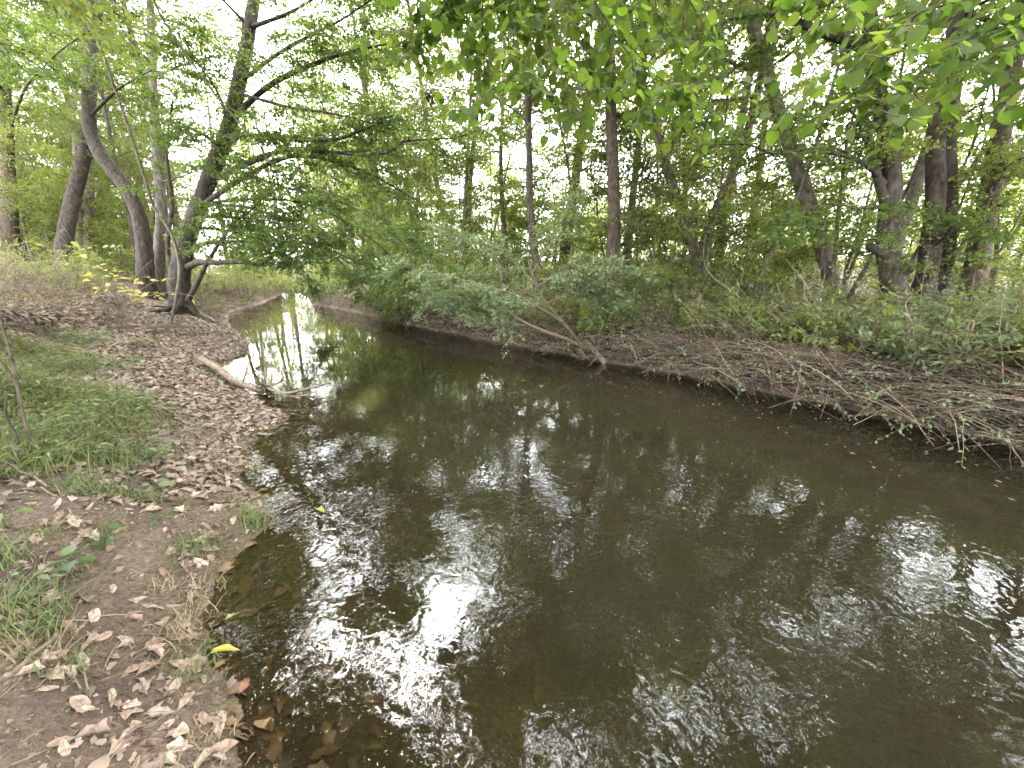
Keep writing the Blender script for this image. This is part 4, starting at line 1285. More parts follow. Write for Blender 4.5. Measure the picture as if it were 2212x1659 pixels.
for x, y, k, sc, ln, az in [(-5.6, 2.0, 1, .95, 22, .7), (-6.3, 3.6, 0, .95, 24, .35), (-3.2, -1.6, 1, 1.0, 24, 1.2), (-11.4, 6.4, 1, 1.0, 24, .15), (-7.4, 4.2, 0, .95, 18, .3), (-3.6, .6, 0, .9, 22, .6), (-10.6, 6.6, 1, 1.0, 16, .2)]:  # trees added and tilted so their crowns break up the sky's reflection
    place(talls[k], x, y, sc, 'added tall tree tilted over the water from the leaf-strewn bank to mask reflected sky', 'added tilting trees on the leaf-strewn bank', (ln, az))
for x, y, k, sc, ln, az in [(8.3, 2.4, 1, 1.0, 26, 2.7), (9.3, 5.2, 0, .9, 12, 2.9), (6.2, 7.2, 2, 1.2, 22, 3.35), (4.6, 8.8, 2, 1.15, 22, 3.6), (.9, 10.9, 2, 1.15, 9, 3.9)]:  # added far-bank trees, tilted to cover bright sky mirrored in the water
    place(talls[k], x, y, sc, 'added tall tree tilted over the water from the brushy bank to mask reflected sky', 'added tilting trees on the brushy bank', (ln, az))

# the far wood, one mass closing the view
fo = Foliage(500, .16, .6, .1)
r = fo.r
for k in range(95):
    a = r.uniform(-1.05, 1.05); d = r.uniform(36, 60)
    x, y = d * math.sin(a), d * math.cos(a)
    h_ = r.uniform(9, 16) if a < 0 else r.uniform(3.5, 8)
    tk = wander((x, y, gz(x, y) - .1), (r.normal() * .04, r.normal() * .04, 1), h_, 8, .03, .02, r)
    fo.wood.tube(tk, .2, .05, sides=5)
    m = 700
    hz = h_ * r.random(m) ** .8 * 1.02
    rad = 2.6 * np.sqrt(r.random(m)); aa = r.random(m) * 6.283
    pos = np.stack([x + rad * np.cos(aa), y + rad * np.sin(aa), gz(x, y) + .2 + hz], -1)
    fo.pos.append(pos); fo.dir.append(r.normal(size=(m, 3))); fo.nrm.append(norm(r.normal(size=(m, 3)) * .5 + [0, 0, 1]))
    fo.size.append(r.uniform(.22, .4, m))
fo.finish_leaves()
root = thing('far_wood', 'pale green wood closing the view far beyond the creek', 'woodland')
tag(root, kind='stuff')
tag(fo.wood.build('trunks', M['bark_grey'], root), kind='stuff')
tag(fo.leaves.build('crowns', M['leaf_yellow'], root), kind='stuff')

# ------------------------------------------------------------------ undergrowth along the banks
# brown twigs and roots hanging from the far bank
def along(line, s):
    d = np.r_[0, np.cumsum(np.hypot(*np.diff(line, axis=0).T))]
    x, y = np.interp(s, d, line[:, 0]), np.interp(s, d, line[:, 1])
    i = min(len(line) - 2, max(0, np.searchsorted(d, s) - 1))
    t = (line[i + 1] - line[i]) / np.linalg.norm(line[i + 1] - line[i])
    return np.array([x, y]), t, d[-1]


Rv = RIGHT[3:20]
_, _, RL = along(Rv, 0)
mb, mt, lf = MB(), MB(), Foliage(600, .045, .6, .05)
r = np.random.default_rng(601)
for k in range(5600):
    s = RL * (r.random() ** 2.1) * .8
    p2, t2, _ = along(Rv, s)
    nv = np.array([t2[1], -t2[0]])
    if inside(np.array([p2[0] + nv[0] * .4]), np.array([p2[1] + nv[1] * .4]))[0]: nv = -nv      # nv points to land
    off = r.uniform(-.45, .6)
    q = p2 + nv * off
    near = s < 6
    z0 = gz(*q)
    if z0 < .15: z0 = r.uniform(.15, .6)
    out = -nv * r.uniform(-.3, 1.1) + t2 * r.normal() * 1.0
    if near:
        L = r.uniform(.25, .95); up = r.uniform(-.25, .6); g = -.14
    else:
        L = r.uniform(.15, .5); up = r.uniform(-.4, .6); g = -.14
    w = wander((q[0], q[1], z0), (out[0], out[1], up), L * 1.15, 5, .08, g * .6, r)
    w = w[w[:, 2] > .012]
    if len(w) < 3: continue
    (mt if r.random() < .14 else mb).tube(w, r.uniform(.0025, .0085), .0015, sides=3)
    if r.random() < .2: lf.twig(w, wood=False, start=.4)
for k in range(3600):
    s = 9.5 * r.random() ** 1.3
    p2, t2, _ = along(Rv, s)
    nv = np.array([t2[1], -t2[0]])
    if inside(np.array([p2[0] + nv[0] * .4]), np.array([p2[1] + nv[1] * .4]))[0]: nv = -nv
    q = p2 + nv * r.uniform(-.3, 1.7)
    z0 = max(gz(*q), .3 if s < 6 else .2)
    out = -nv * r.uniform(-.5, 1.0) + t2 * r.normal() * 1.3
    w = wander((q[0], q[1], z0 - .03), (out[0], out[1], r.uniform(.2, 1.5)), r.uniform(.5, 1.4), 6, .07, -.16, r)
    w = w[w[:, 2] > .012]
    if len(w) < 3: continue
    (mt if r.random() < .16 else mb).tube(w, r.uniform(.0025, .0065), .0015, sides=3)
    if r.random() < .38: lf.twig(w, wood=False, start=.4)
lf.finish_leaves()
root = thing('bank_brush', 'tangle of brown twigs and roots hanging over the undercut far bank', 'brush')
tag(root, kind='stuff')
tag(mb.build('dark_twigs', M['twig'], root), kind='stuff')
tag(mt.build('tan_twigs', M['twig_tan'], root), kind='stuff')
tag(lf.leaves.build('sprigs', M['leaf_pale'], root), kind='stuff')

# individual dead branches that stick out of the brush
DB = 'bare dead branch sticking out of the brush over the dark water'
for k, (pts_, rr) in enumerate([
    ([(1905, 850, 4.6), (1870, 880, 4.3), (1835, 915, 4.2), (1830, 930, 4.15)], .007), ([(1990, 840, 4.4), (1930, 870, 4.1), (1880, 900, 4.0), (1843, 918, 3.95)], .008),
    ([(1850, 800, 4.8), (1870, 850, 4.3), (1875, 890, 4.2)], .006), ([(2060, 800, 4.3), (2045, 835, 4.0), (2030, 842, 3.9)], .007),
    ([(2010, 860, 4.2), (1960, 870, 3.9), (1945, 880, 3.85)], .009), ([(2170, 830, 3.9), (2080, 850, 3.7), (2010, 870, 3.6)], .008),
    ([(2212, 860, 3.7), (2120, 880, 3.5), (2060, 895, 3.5)], .007), ([(2212, 800, 4.0), (2100, 800, 3.9), (1990, 815, 4.0)], .007),
    ([(1770, 840, 5.0), (1700, 850, 4.8), (1690, 830, 4.85)], .005), ([(1960, 740, 4.9), (1920, 790, 4.5), (1880, 820, 4.4)], .008)]):
    b = MB(); sp = spline(px(pts_), .05); b.tube(sp, rr, rr * .4, sides=5)
    f1 = sp[len(sp) // 2]
    b.tube(wander(f1, (r.normal(), r.normal(), -.2), .18, 4, .15, -.05, r), rr * .5, rr * .2, sides=4)
    tag(b.build('dead_branch', M['twig_tan'], None, sp[0], True), DB, 'branch', 'dead branches in the far-bank brush')

# leaning bare stem
base = P(1812, 850, 4.95)
root = thing('leaning_dead_tree', 'bare thin stem leaning up from the far bank over the water', 'dead tree', base)
sp = spline(px([(1812, 850, 4.95), (1752, 787, 5.1), (1708, 747, 5.25), (1682, 714, 5.35), (1618, 677, 5.6), (1592, 637, 5.8), (1542, 601, 6.0), (1520, 560, 6.2), (1525, 500, 6.4)]))
q = MB(); q.tube(sp, np.linspace(.026, .007, len(sp)), rough=.1); q.build('stem', M['bark_grey'], root, base, True)
for br in ([(1592, 637, 5.8), (1602, 600, 5.8), (1612, 560, 5.85), (1622, 510, 5.9)], [(1682, 714, 5.35), (1665, 690, 5.3), (1640, 675, 5.3)]):
    q = MB(); s2 = spline(px(br)); q.tube(s2, .012, .004); q.build('side_branch', M['twig'], root, base, True)

# stump and snag on the far bank
p0 = P(1397, 728, 6.9)
p0[2] = gz(p0[0], p0[1]) - .05
root = thing('stump', 'short broken stump standing on the far bank beside the straight tree', 'stump', p0)
q = MB(); q.tube(np.array([p0, p0 + [.01, 0, .12], p0 + [.03, .01, .28]]), [.055, .045, .03], sides=9, rough=.3); q.build('trunk', M['bark_dark'], root, p0, True)
q = MB(); q.tube(np.array([p0 + [.03, .01, .26], p0 + [.045, .012, .36]]), [.018, .004], sides=5); q.build('splinter', M['drift'], root, p0)

# exposed roots below the straight tree
base = P(1300, 745, 7.0)
root = thing('root_mass', 'gnarled exposed roots at the water line below the straight bank tree', 'roots', base)
for k in range(26):
    w = wander(P(1300 + r.normal() * 22, 722 + r.normal() * 8, 7.2), (r.normal() * .8, -1.0 + r.normal() * .5, -.2), r.uniform(.3, .7), 7, .3, -.12, r)
    w = w[w[:, 2] > -.05]
    if len(w) < 3: continue
    q = MB(); q.tube(w, r.uniform(.008, .022), .004, rough=.2); q.build('root', M['bark_brown' if k % 3 else 'drift'], root, base, True)
base = P(1310, 782, 6.7)
tag((lambda q: (q.tube(spline(px([(1262, 735, 6.75), (1285, 758, 6.6), (1308, 785, 6.55)]), .06), .035, .05, rough=.2), q.build('broken_limb', M['drift'], None, P(1262, 735, 6.75), True))[1])(MB()),
    'pale broken limb dipping into the water below the overhanging shrub', 'branch')

# moss on the point of the far bank
q = MB(); m = 3500
c0 = P(872, 686, 11.2)
aa, rr_ = r.random(m) * 6.283, .55 * np.sqrt(r.random(m))
pos = np.stack([c0[0] + rr_ * np.cos(aa) * 1.3, c0[1] + rr_ * np.sin(aa), c0[2] + .12 - .5 * rr_ ** 2 + r.normal(size=m) * .03], -1)
add_leaves(q, pos, r.normal(size=(m, 3)), norm(r.normal(size=(m, 3)) + [0, -.4, 1]), r.uniform(.03, .07, m))
tag(q.build('moss', M['moss']), 'dark green moss cushion on the point of the far bank', 'moss', kind='stuff')

# dark roots and brush along the near bank beyond the leaning tree
mb, mt = MB(), MB()
for k in range(1000):
    y = r.uniform(10, 22)
    xl = np.interp(y, LEFT[20:29, 1], LEFT[20:29, 0])
    x = xl - r.uniform(-.1, 1.2)
    w = wander((x, y, max(gz(x, y), .02) + r.uniform(0, .3)), (r.uniform(-.3, 1.2), r.normal() * .8, r.uniform(-.3, .9)), r.uniform(.4, 1.3), 6, .18, -.1, r)
    w = w[w[:, 2] > .02]
    if len(w) < 3: continue
    (mb if k % 3 else mt).tube(w, r.uniform(.004, .009), .002, sides=3)
root = thing('root_brush', 'dark brush and roots at the water beyond the big leaning tree', 'brush')
tag(root, kind='stuff')
tag(mb.build('dark_twigs', M['twig'], root), kind='stuff')
tag(mt.build('tan_twigs', M['twig_tan'], root), kind='stuff')

# ------------------------------------------------------------------ near bank
# scrub of thin stems at the top of the near bank
mb, mt, lf = MB(), MB(), Foliage(620, .045, .6, .06)
for k in range(9000):
    x, y = r.uniform(-13, -3.4), r.uniform(3.6, 11)
    dl = float(seg_dist(np.array([x]), np.array([y]), LEFT)[0])
    if dl < 2.3 or (y < 4.6 and x > -5) or abs(x) / y > 1.6: continue
    w = wander((x, y, gz(x, y) - .02), (r.normal() * .8, r.normal() * .8, 1), r.uniform(.3, 1.1), 6, .14, -.12, r)
    (mb if k % 2 else mt).tube(w, r.uniform(.003, .006), .0015, sides=3)
    if r.random() < .22: lf.twig(w, wood=False, start=.4)
lf.finish_leaves()
root = thing('bank_scrub', 'low brown scrub of thin stems along the top of the leaf-strewn bank', 'scrub')
tag(root, kind='stuff')
tag(mb.build('dark_stems', M['twig'], root), kind='stuff')
tag(mt.build('tan_stems', M['twig_tan'], root), kind='stuff')
tag(lf.leaves.build('sprigs', M['leaf_dull'], root), kind='stuff')

# yellow-leaved shrub below the leaning tree
base, _ = G(250, 660)
root = thing('yellow_shrub', 'shrub with sparse yellow and pale green leaves on the bank below the dark trunks', 'shrub', base)
sb = MB()
spots = []
for (x, y, x2, y2) in [(230, 640, 130, 480), (240, 640, 190, 520), (250, 640, 260, 530), (260, 650, 330, 560), (270, 650, 380, 600), (280, 650, 420, 640), (220, 640, 60, 500), (270, 650, 350, 640), (265, 645, 300, 590), (240, 645, 150, 560)]:
    t0 = 6.2 + r.normal() * .3
    w = spline(np.array([base + r.normal(size=3) * [.1, .1, 0], P((x + x2) / 2, (y + y2) / 2 - 12, t0), P(x2, y2, t0 - .3)]), .06)
    sb.tube(w, .005, .002, sides=4)
    for k in range(9):
        i = int(len(w) * (.35 + .65 * r.random())) % len(w)
        spots.append(w[i] + r.normal(size=3) * .07)
tag(sb.build('stem', M['twig_tan'], root, base), kind='stuff')
from mathutils import Matrix
tm = []
for k in range(4):
    q = MB(); add_leaves(q, np.zeros((1, 3)), np.array([[1.0, 0, 0]]), np.array([[0, 0, 1.0]]), 1.0, r.uniform(.6, .75), 'ovate', .15, .1)
    o = q.build('leaf', M['leaf_gold'], root); tm.append(o.data); bpy.data.objects.remove(o)


def put_leaf(meshes, root, base, p0, d, nr, k, name='leaf'):
    d = norm(d); s = norm(np.cross(nr, d)); n_ = np.cross(d, s); p0 = np.asarray(p0) - base
    o = bpy.data.objects.new(name, meshes[random.randrange(len(meshes))])
    o.parent = root
    o.matrix_basis = Matrix(((d[0] * k, s[0] * k, n_[0] * k, p0[0]), (d[1] * k, s[1] * k, n_[1] * k, p0[1]), (d[2] * k, s[2] * k, n_[2] * k, p0[2]), (0, 0, 0, 1)))
    col.objects.link(o)
    return o


for s in spots:
    put_leaf(tm, root, base, s, r.normal(size=3) * [1, 1, .3], norm(r.normal(size=3) * .4 + [0, -.25, 1]), r.uniform(.07, .12))

# arching bare sapling and the vine that hangs across the near trees
base = P(370, 712, 8.3); base[2] = gz(base[0], base[1]) - .03
root = thing('arching_sapling', 'bare tan sapling arching from the beach up in front of the slim grey tree', 'sapling', base)
sp = spline(np.vstack([base[None], px([(383, 632, 8.2), (387, 565, 8.1), (367, 499, 8.0), (333, 449, 7.9), (317, 400, 7.8), (280, 283, 7.6), (247, 187, 7.5), (213, 83, 7.4), (197, 0, 7.3), (190, -120, 7.2)])]))
q = MB(); q.tube(sp, np.linspace(.032, .014, len(sp)), rough=.08); q.build('stem', M['bark_grey'], root, base, True)
fo = Foliage(640, .06, .55, .05); fo.spray(sp[len(sp) // 2:], 14, .7, 4, .35); fo.finish_leaves()
tag(fo.wood.build('branch', M['twig'], root, base), kind='stuff'); fo.leaves.build('crown', M['leaf_birch'], root, base)
top = P(300, -150, 6.2)
root = thing('hanging_vine', 'long thin bare vine slanting down across the limbs of the leaning tree', 'vine', top)
sp = spline(px([(300, -150, 6.2), (333, 0, 6.2), (383, 90, 6.3), (467, 207, 6.5), (520, 270, 6.6), (593, 360, 6.8), (667, 400, 7.0), (780, 450, 7.3)]))
q = MB(); q.tube(sp, np.linspace(.02, .005, len(sp)), rough=.08); q.build('stem', M['bark_grey'], root, top, True)
q = MB(); q.tube(spline(px([(315, -60, 6.2), (250, 60, 6.4), (330, 150, 6.5), (420, 200, 6.6), (600, 280, 6.9)][2:])), .008, .004); q.build('side_shoot', M['twig'], root, top)

# driftwood at the water edge
b0, _ = G(438, 782)
base = b0
root = thing('driftwood_log', 'pale driftwood log with a root knot and prongs lying into the creek', 'log', base)
ta = 5.6
sp = spline(np.array([b0 + [-.1, .1, .02], P(470, 795, 5.62), P(500, 818, 5.3), P(540, 836, 5.1), P(570, 845, 5.0)]), .06)
q = MB(); q.tube(sp, np.array([.052 + .008 * math.sin(i) for i in range(len(sp))]) * np.linspace(1.05, .8, len(sp)), rough=.2); q.build('trunk', M['drift'], root, base, True)
kn = P(572, 838, 5.0)
q = MB()
for k in range(34):
    w = wander(kn + r.normal(size=3) * .03, r.normal(size=3) + [0, 0, -.1], r.uniform(.08, .2), 4, .35, -.05, r)
    q.tube(w, r.uniform(.008, .022), .004, rough=.3)
q.build('root_knot', M['bark_brown'], root, base, True)
for pts_, a, b in [
    ([(578, 838, 5.0), (610, 850, 4.85), (650, 843, 4.75), (690, 832, 4.7), (718, 824, 4.65)], .024, .007),
    ([(578, 838, 5.0), (620, 855, 4.8), (660, 853, 4.7), (712, 832, 4.65)], .012, .004),
    ([(575, 832, 5.0), (600, 828, 4.9), (612, 815, 4.85), (608, 800, 4.85), (640, 806, 4.8), (648, 795, 4.8)], .017, .006),
    ([(570, 830, 5.0), (575, 800, 4.95), (570, 770, 4.9), (566, 740, 4.9)], .016, .005),
    ([(525, 825, 5.2), (533, 800, 5.1), (540, 780, 5.1), (550, 763, 5.1)], .013, .005),
    ([(533, 800, 5.1), (530, 788, 5.1), (534, 776, 5.1)], .007, .003),
    ([(573, 825, 5.0), (556, 812, 4.95), (572, 803, 4.9), (586, 782, 4.9)], .008, .004),
    ([(585, 835, 4.95), (586, 815, 4.9), (588, 806, 4.9)], .01, .005)]:
    q = MB(); s2 = spline(px(pts_), .04); q.tube(s2, a, b, sides=7, rough=.12); q.build('prong', M['drift'], root, base, True)
# half-sunk branch of the creek with a dark clump
base = P(630, 760, 7.0)
root = thing('hanging_twig', 'dark drooping twig with a leaf clump hanging over the calm water', 'twig', P(695, 660, 7.6))
bb = P(695, 660, 7.6)
for pts_, a, b in [([(660, 500, 8.2), (700, 600, 7.8), (690, 660, 7.6), (670, 700, 7.4), (648, 745, 7.2)], .007, .003), ([(600, 560, 8.4), (620, 650, 7.6), (640, 700, 7.3), (643, 735, 7.2)], .006, .003)]:
    q = MB(); q.tube(spline(px(pts_), .08), a, b, sides=5); q.build('stem', M['twig'], root, bb, True)
q = MB(); pc = P(644, 728, 7.2)
add_leaves(q, pc + r.normal(size=(24, 3)) * [.025, .025, .05], r.normal(size=(24, 3)) + [0, 0, -1], r.normal(size=(24, 3)), r.uniform(.03, .055, 24), .6, 'ovate')
q.build('leaf_clump', M['leaf_brown'], root, bb)
# dead leaf clump caught in the overhead twigs
pc = P(928, 208, 2.95)
q = MB(); add_leaves(q, pc + r.normal(size=(16, 3)) * .02, r.normal(size=(16, 3)) + [0, 0, -.7], r.normal(size=(16, 3)), r.uniform(.03, .055, 16), .6, 'ovate', .4, .3)
tag(q.build('dead_leaf_clump', M['leaf_brown'], None, pc), 'curled dark dead leaves caught among the overhead green leaves', 'leaves')

# weathered board-like slab of wood on the bank
a, _ = G(312, 722); b, _ = G(425, 720)
a[2] += .1; b[2] += .13
d = norm(b - a); sd = norm(np.cross([0, 0, 1.0], d)); upn = np.cross(d, sd)
q = MB(); n_ = 12; vs = []
for i in range(n_):
    s = i / (n_ - 1); c = a + (b - a) * s + upn * .015 * math.sin(s * 5); wd = .055 * (1 - .7 * s ** 3) * (1 + .15 * r.normal()); th = .02 * (1 - .5 * s)
    vs += [c + sd * wd + upn * th, c - sd * wd + upn * th * 1.3, c - sd * wd * .9 - upn * th, c + sd * wd * .9 - upn * th]
fs = [(4 * i + k, 4 * i + (k + 1) % 4, 4 * i + 4 + (k + 1) % 4, 4 * i + 4 + k) for i in range(n_ - 1) for k in range(4)] + [(0, 3, 2, 1), (4 * n_ - 4, 4 * n_ - 3, 4 * n_ - 2, 4 * n_ - 1)]
q.add(np.array(vs), fs)
tag(q.build('wood_slab', M['drift'], None, a), 'long flat weathered slab of wood lying on the bank under the scrub', 'wood')

# bare stems close by the camera on the near bank
b0, t0 = G(78, 990)
root = thing('bare_sapling', 'dark bare forked sapling rising from the grass patch', 'sapling', b0)
sp = spline(np.vstack([b0[None] - [0, 0, .02], px([(50, 899, t0), (37, 832, t0), (23, 765, t0 + .03), (5, 705, t0 + .05), (-15, 640, t0 + .1)])]), .05)
q = MB(); q.tube(sp, .011, .006, sides=7, rough=.15); q.build('stem', M['bark_brown'], root, b0, True)
q = MB(); q.tube(spline(px([(38, 838, t0), (18, 800, t0 - .03), (-8, 770, t0 - .06)]), .04), .007, .004, sides=6); q.build('branch', M['bark_brown'], root, b0, True)
b1, t1 = G(60, 1000)
root = thing('snapped_shoot', 'short dark snapped shoot standing in the grass patch', 'shoot', b1)
q = MB(); q.tube(spline(np.vstack([b1[None] - [0, 0, .02], px([(30, 930, t1), (14, 900, t1), (12, 850, t1)])]), .04), .008, .006, sides=6); q.build('stem', M['bark_dark'], root, b1, True)

STK = [((0, 1470), (135, 1395), .011, 'grey dead stick lying on the mud beside green grass blades', 'drift'),
       ((-10, 990), (110, 1062), .009, 'pale stick half hidden among the weeds below the bare sapling', 'drift'),
       ((95, 1055), (190, 1150), .006, 'thin brown stick slanting across the leaves by the broad weed', 'twig_tan'),
       ((150, 1345), (310, 1335), .003, 'straight straw stalk lying on the bare mud', 'straw'),
       ((480, 905), (600, 900), .006, 'thin dark stick at the tip of the leafy spit', 'twig'),
       ((520, 880), (612, 915), .005, 'crooked dark twig lying across the tip of the leafy spit', 'twig'),
       ((560, 1070), (470, 1110), .005, 'brown twig by the grass tuft at the water edge', 'twig_tan'),
       ((160, 622), (258, 592), .014, 'pale barkless branch caught in the bank-top scrub', 'drift'),
       ((505, 975), (430, 985), .004, 'small tan twig among the leaves where the spit meets the mud', 'twig_tan')]
for (x1, y1), (x2, y2), rr, lab, mt_ in STK:
    a, _ = G(x1, y1); b, _ = G(x2, y2)
    n_ = 9
    pp = np.array([a + (b - a) * s for s in np.linspace(0, 1, n_)])
    pp[:, :2] += r.normal(size=(n_, 2)) * .006
    pp[:, 2] = np.maximum(ground_z(pp[:, 0], pp[:, 1]), 0) + rr * 1.2 + np.linspace(0, .02, n_)
    lo, hi = pp[0, 2], pp[-1, 2]
    pp[:, 2] = np.maximum(np.linspace(lo, hi, n_), pp[:, 2] * .5 + np.linspace(lo, hi, n_) * .5)
    q = MB(); q.tube(spline(pp, .05), rr, rr * .6, sides=7 if rr > .004 else 4, rough=.15)
    tag(q.build('stick', M[mt_], None, pp[0], True), lab, 'stick')

# ------------------------------------------------------------------ fallen leaves
def land_points(n, xr, yr, dmin, dmax, side='L', dens=None):
    x = r.uniform(*xr, n); y = r.uniform(*yr, n)
    dl, dr, inn = bank_info(x, y)
    d = dl if side == 'L' else dr
    ok = ~inn & (d > dmin) & (d < dmax) & ((dl < dr) if side == 'L' else (dr < dl))
    if dens is not None: ok &= r.random(n) < dens(x, y, d)
    return x[ok], y[ok]


def litter_density(x, y, d):
    beach = smooth01((y - 2.9) / .8) * smooth01((9.5 - y) / 2) * smooth01((2.3 - d) / .7)
    patch = np.clip(.55 + 1.3 * fbm(x * 1.1, y * 1.1, 77), .18, 1) * .5
    near = .8 + .5 * smooth01((1.25 - y) / .5) + .35 * smooth01((y - 1.7) / .8)
    return np.clip(np.maximum(beach * .95, patch * near * 3.2), 0, 1)


lx, ly = land_points(95000, (-9.5, .2), (.1, 11), .02, 3.6, 'L', litter_density)
keep = (np.abs(lx) / ly < 1.75) & (ly > .3)
lx, ly = lx[keep], ly[keep]
sz = .03 + .075 * r.random(len(lx)) ** 1.2 * np.where(ly < 2.2, .95, 1)
depth = ly * CP + (CAM_H - ground_z(lx, ly)) * SP
order = np.argsort(-(sz / depth) * (np.abs(lx) / depth < 1.3) * (((CAM_H - ground_z(lx, ly)) * CP - ly * SP) / depth < 1.0))
pick, rest = order[:300], order[300:]
q = MB(); scatter_dry(q, lx[rest], ly[rest], sz[rest])
tag(q.build('leaf_litter', M['litter']), 'carpet of dry tan leaves covering the beach of the near bank', 'leaf litter', kind='stuff')

dry_meshes = []
for k, (T, Fq) in enumerate(FINE):
    q = MB(); q.add(T, Fq); o = q.build('fallen_leaf', M['litter_vein'], smooth=True); dry_meshes.append(o.data); bpy.data.objects.remove(o)


def lay_leaf(mesh, x, y, z, size, label, group=None, tilt=.2, name='fallen_leaf'):
    nr = norm(surf_normal(np.array([x]), np.array([y]))[0] * (1 if z > .001 else 0) + [0, 0, .001 if z > .001 else 1] + tilt * r.normal(size=3))
    a = r.random() * 6.283
    d = norm(np.array([math.cos(a), math.sin(a), 0])); s = norm(np.cross(nr, d)); d = np.cross(s, nr)
    o = bpy.data.objects.new(name, mesh)
    o.matrix_basis = Matrix(((d[0] * size, s[0] * size, nr[0] * size, x), (d[1] * size, s[1] * size, nr[1] * size, y), (d[2] * size, s[2] * size, nr[2] * size, z), (0, 0, 0, 1)))
    col.objects.link(o)
    return tag(o, label, 'leaf', group)


zz = ground_z(lx, ly)
for i in pick:
    k = r.integers(0, len(FINE))
    if ly[i] < 2.6:
        lay_leaf(dry_meshes[k], lx[i], ly[i], zz[i] + .004, sz[i], 'dry tan fallen leaf on the bare mud and weeds of the near bank', 'fallen leaves on the mud')
    else:
        lay_leaf(dry_meshes[k], lx[i], ly[i], zz[i] + .004, sz[i], 'dry tan fallen leaf at the near edge of the leaf-covered beach', 'fallen leaves on the beach')


def special(x, y, mat, size, label, k, z=None, tilt=.1):
    p_, _ = G(x, y)
    q = MB(); q.add(*FINE[k]); o = q.build('fallen_leaf', M[mat], smooth=True); me = o.data; bpy.data.objects.remove(o)
    me.name = 'fallen_leaf_' + mat
    lay_leaf(me, p_[0], p_[1], (p_[2] if z is None else z) + .006, size, label, None, tilt)


special(693, 1107, 'leaf_gold', .075, 'yellow leaf floating alone on the rippled water', 3, 0.0, .03)
special(503, 1335, 'leaf_gold', .06, 'small bright yellow leaf in the clear shallows', 4, 0.0, .05)
special(486, 1418, 'leaf_gold', .09, 'speckled yellow leaf stranded at the wet edge of the mud', 2, 0.012, .1)
special(530, 1487, 'leaf_red', .065, 'reddish brown leaf hanging over the wet mud edge', 1)
special(497, 1492, 'litter', .1, 'large pointed pale leaf beside the reddish leaf at the mud edge', 0)
special(415, 933, 'leaf_gold', .07, 'yellow leaf among the tan leaves of the beach', 4)
special(577, 930, 'leaf_gold', .05, 'small yellow leaf at the water by the tip of the spit', 3)
special(665, 885, 'litter', .05, 'small pale leaf floating beyond the spit', 2, 0.0, .03)
special(2185, 1300, 'litter', .05, 'pale curled leaf floating by the dark reflections', 1, 0.0, .05)
special(2052, 1385 - 195, 'litter', .05, 'sliver of pale leaf floating under the far-bank brush', 3, 0.0, .03)
special(75, 885, 'leaf_gold', .09, 'yellow leaf resting in the grass patch', 1)

# bits floating in the dark water of the far side
q = MB(); m = 150
fx, fy = r.uniform(1.0, 5.2, 900), r.uniform(2.4, 8.5, 900)
_, drr, inn = bank_info(fx, fy)
ok = inn & (drr < 1.6) & (drr > .05)
fx, fy = fx[ok][:m], fy[ok][:m]
add_leaves(q, np.stack([fx, fy, np.full(len(fx), .006)], -1), np.c_[r.normal(size=(len(fx), 2)), np.zeros(len(fx))], np.tile([0, 0, 1.0], (len(fx), 1)), r.uniform(.012, .045, len(fx)), .5, 'ovate', .05)
tag(q.build('floating_bits', M['litter']), 'small pale leaf bits and foam floating along the far bank', 'debris', kind='stuff')
# sodden leaves on the bed in the shallows
bx, by = r.uniform(-3.2, .6, 5000), r.uniform(.4, 5, 5000)
dl, _, inn = bank_info(bx, by)
ok = inn & (dl < 1.3) & (r.random(5000) < .5 * np.exp(-dl * 1.6))
q = MB(); scatter_dry(q, bx[ok], by[ok], r.uniform(.05, .11, ok.sum()), lift=.002, tilt=.1)
tag(q.build('sunken_leaves', M['litter_dark']), 'sodden brown leaves on the creek bed in the shallows', 'leaf litter', kind='stuff')
# litter of the far bank and of the woods
x1, y1 = land_points(30000, (-12, 12), (2, 20), .1, 7, 'R')
x2, y2 = land_points(14000, (-24, -4), (4, 24), 1.8, 12, 'L')
x3, y3 = np.r_[x1, x2], np.r_[y1, y2]
vis = np.abs(x3) / y3 < 1.6
x3, y3 = x3[vis][:26000], y3[vis][:26000]
q = MB(); z3 = ground_z(x3, y3)
add_leaves(q, np.stack([x3, y3, z3 + .015], -1), np.c_[r.normal(size=(len(x3), 2)), .25 * r.normal(size=len(x3))], norm(r.normal(size=(len(x3), 3)) * .35 + [0, 0, 1]), r.uniform(.05, .1, len(x3)), .6, 'ovate', .25, .1)
tag(q.build('woodland_litter', M['litter']), 'brown leaf litter on the woodland floor of both banks', 'leaf litter', kind='stuff')

# ------------------------------------------------------------------ grass and weeds
def blades(mb, x, y, hgt, wid, lean, seg=3):
    n = len(x)
    z = np.maximum(ground_z(x, y), 0) - .01
    a = r.random(n) * 6.283
    d = np.stack([np.cos(a), np.sin(a), np.zeros(n)], -1)
    s = np.stack([-np.sin(a), np.cos(a), np.zeros(n)], -1)
    le = lean * r.uniform(.4, 1.5, n)
    base = np.stack([x, y, z], -1)
    rows = []
    for i in range(seg + 1):
        t = i / seg
        c = base + np.array([0, 0, 1.0]) * (hgt * (t - .45 * le * t * t))[:, None] + d * (hgt * le * t ** 1.6)[:, None]
        w = (wid * (1 - t ** 1.5) + .0004)[:, None]
        rows += [c - s * w, c + s * w]
    v = np.stack(rows, 1)
    k = 2 * (seg + 1)
    Fq = np.array([(2 * i, 2 * i + 1, 2 * i + 3, 2 * i + 2) for i in range(seg)])
    mb.add(v.reshape(-1, 3), (np.arange(n)[:, None, None] * k + Fq[None]).reshape(-1, 4))


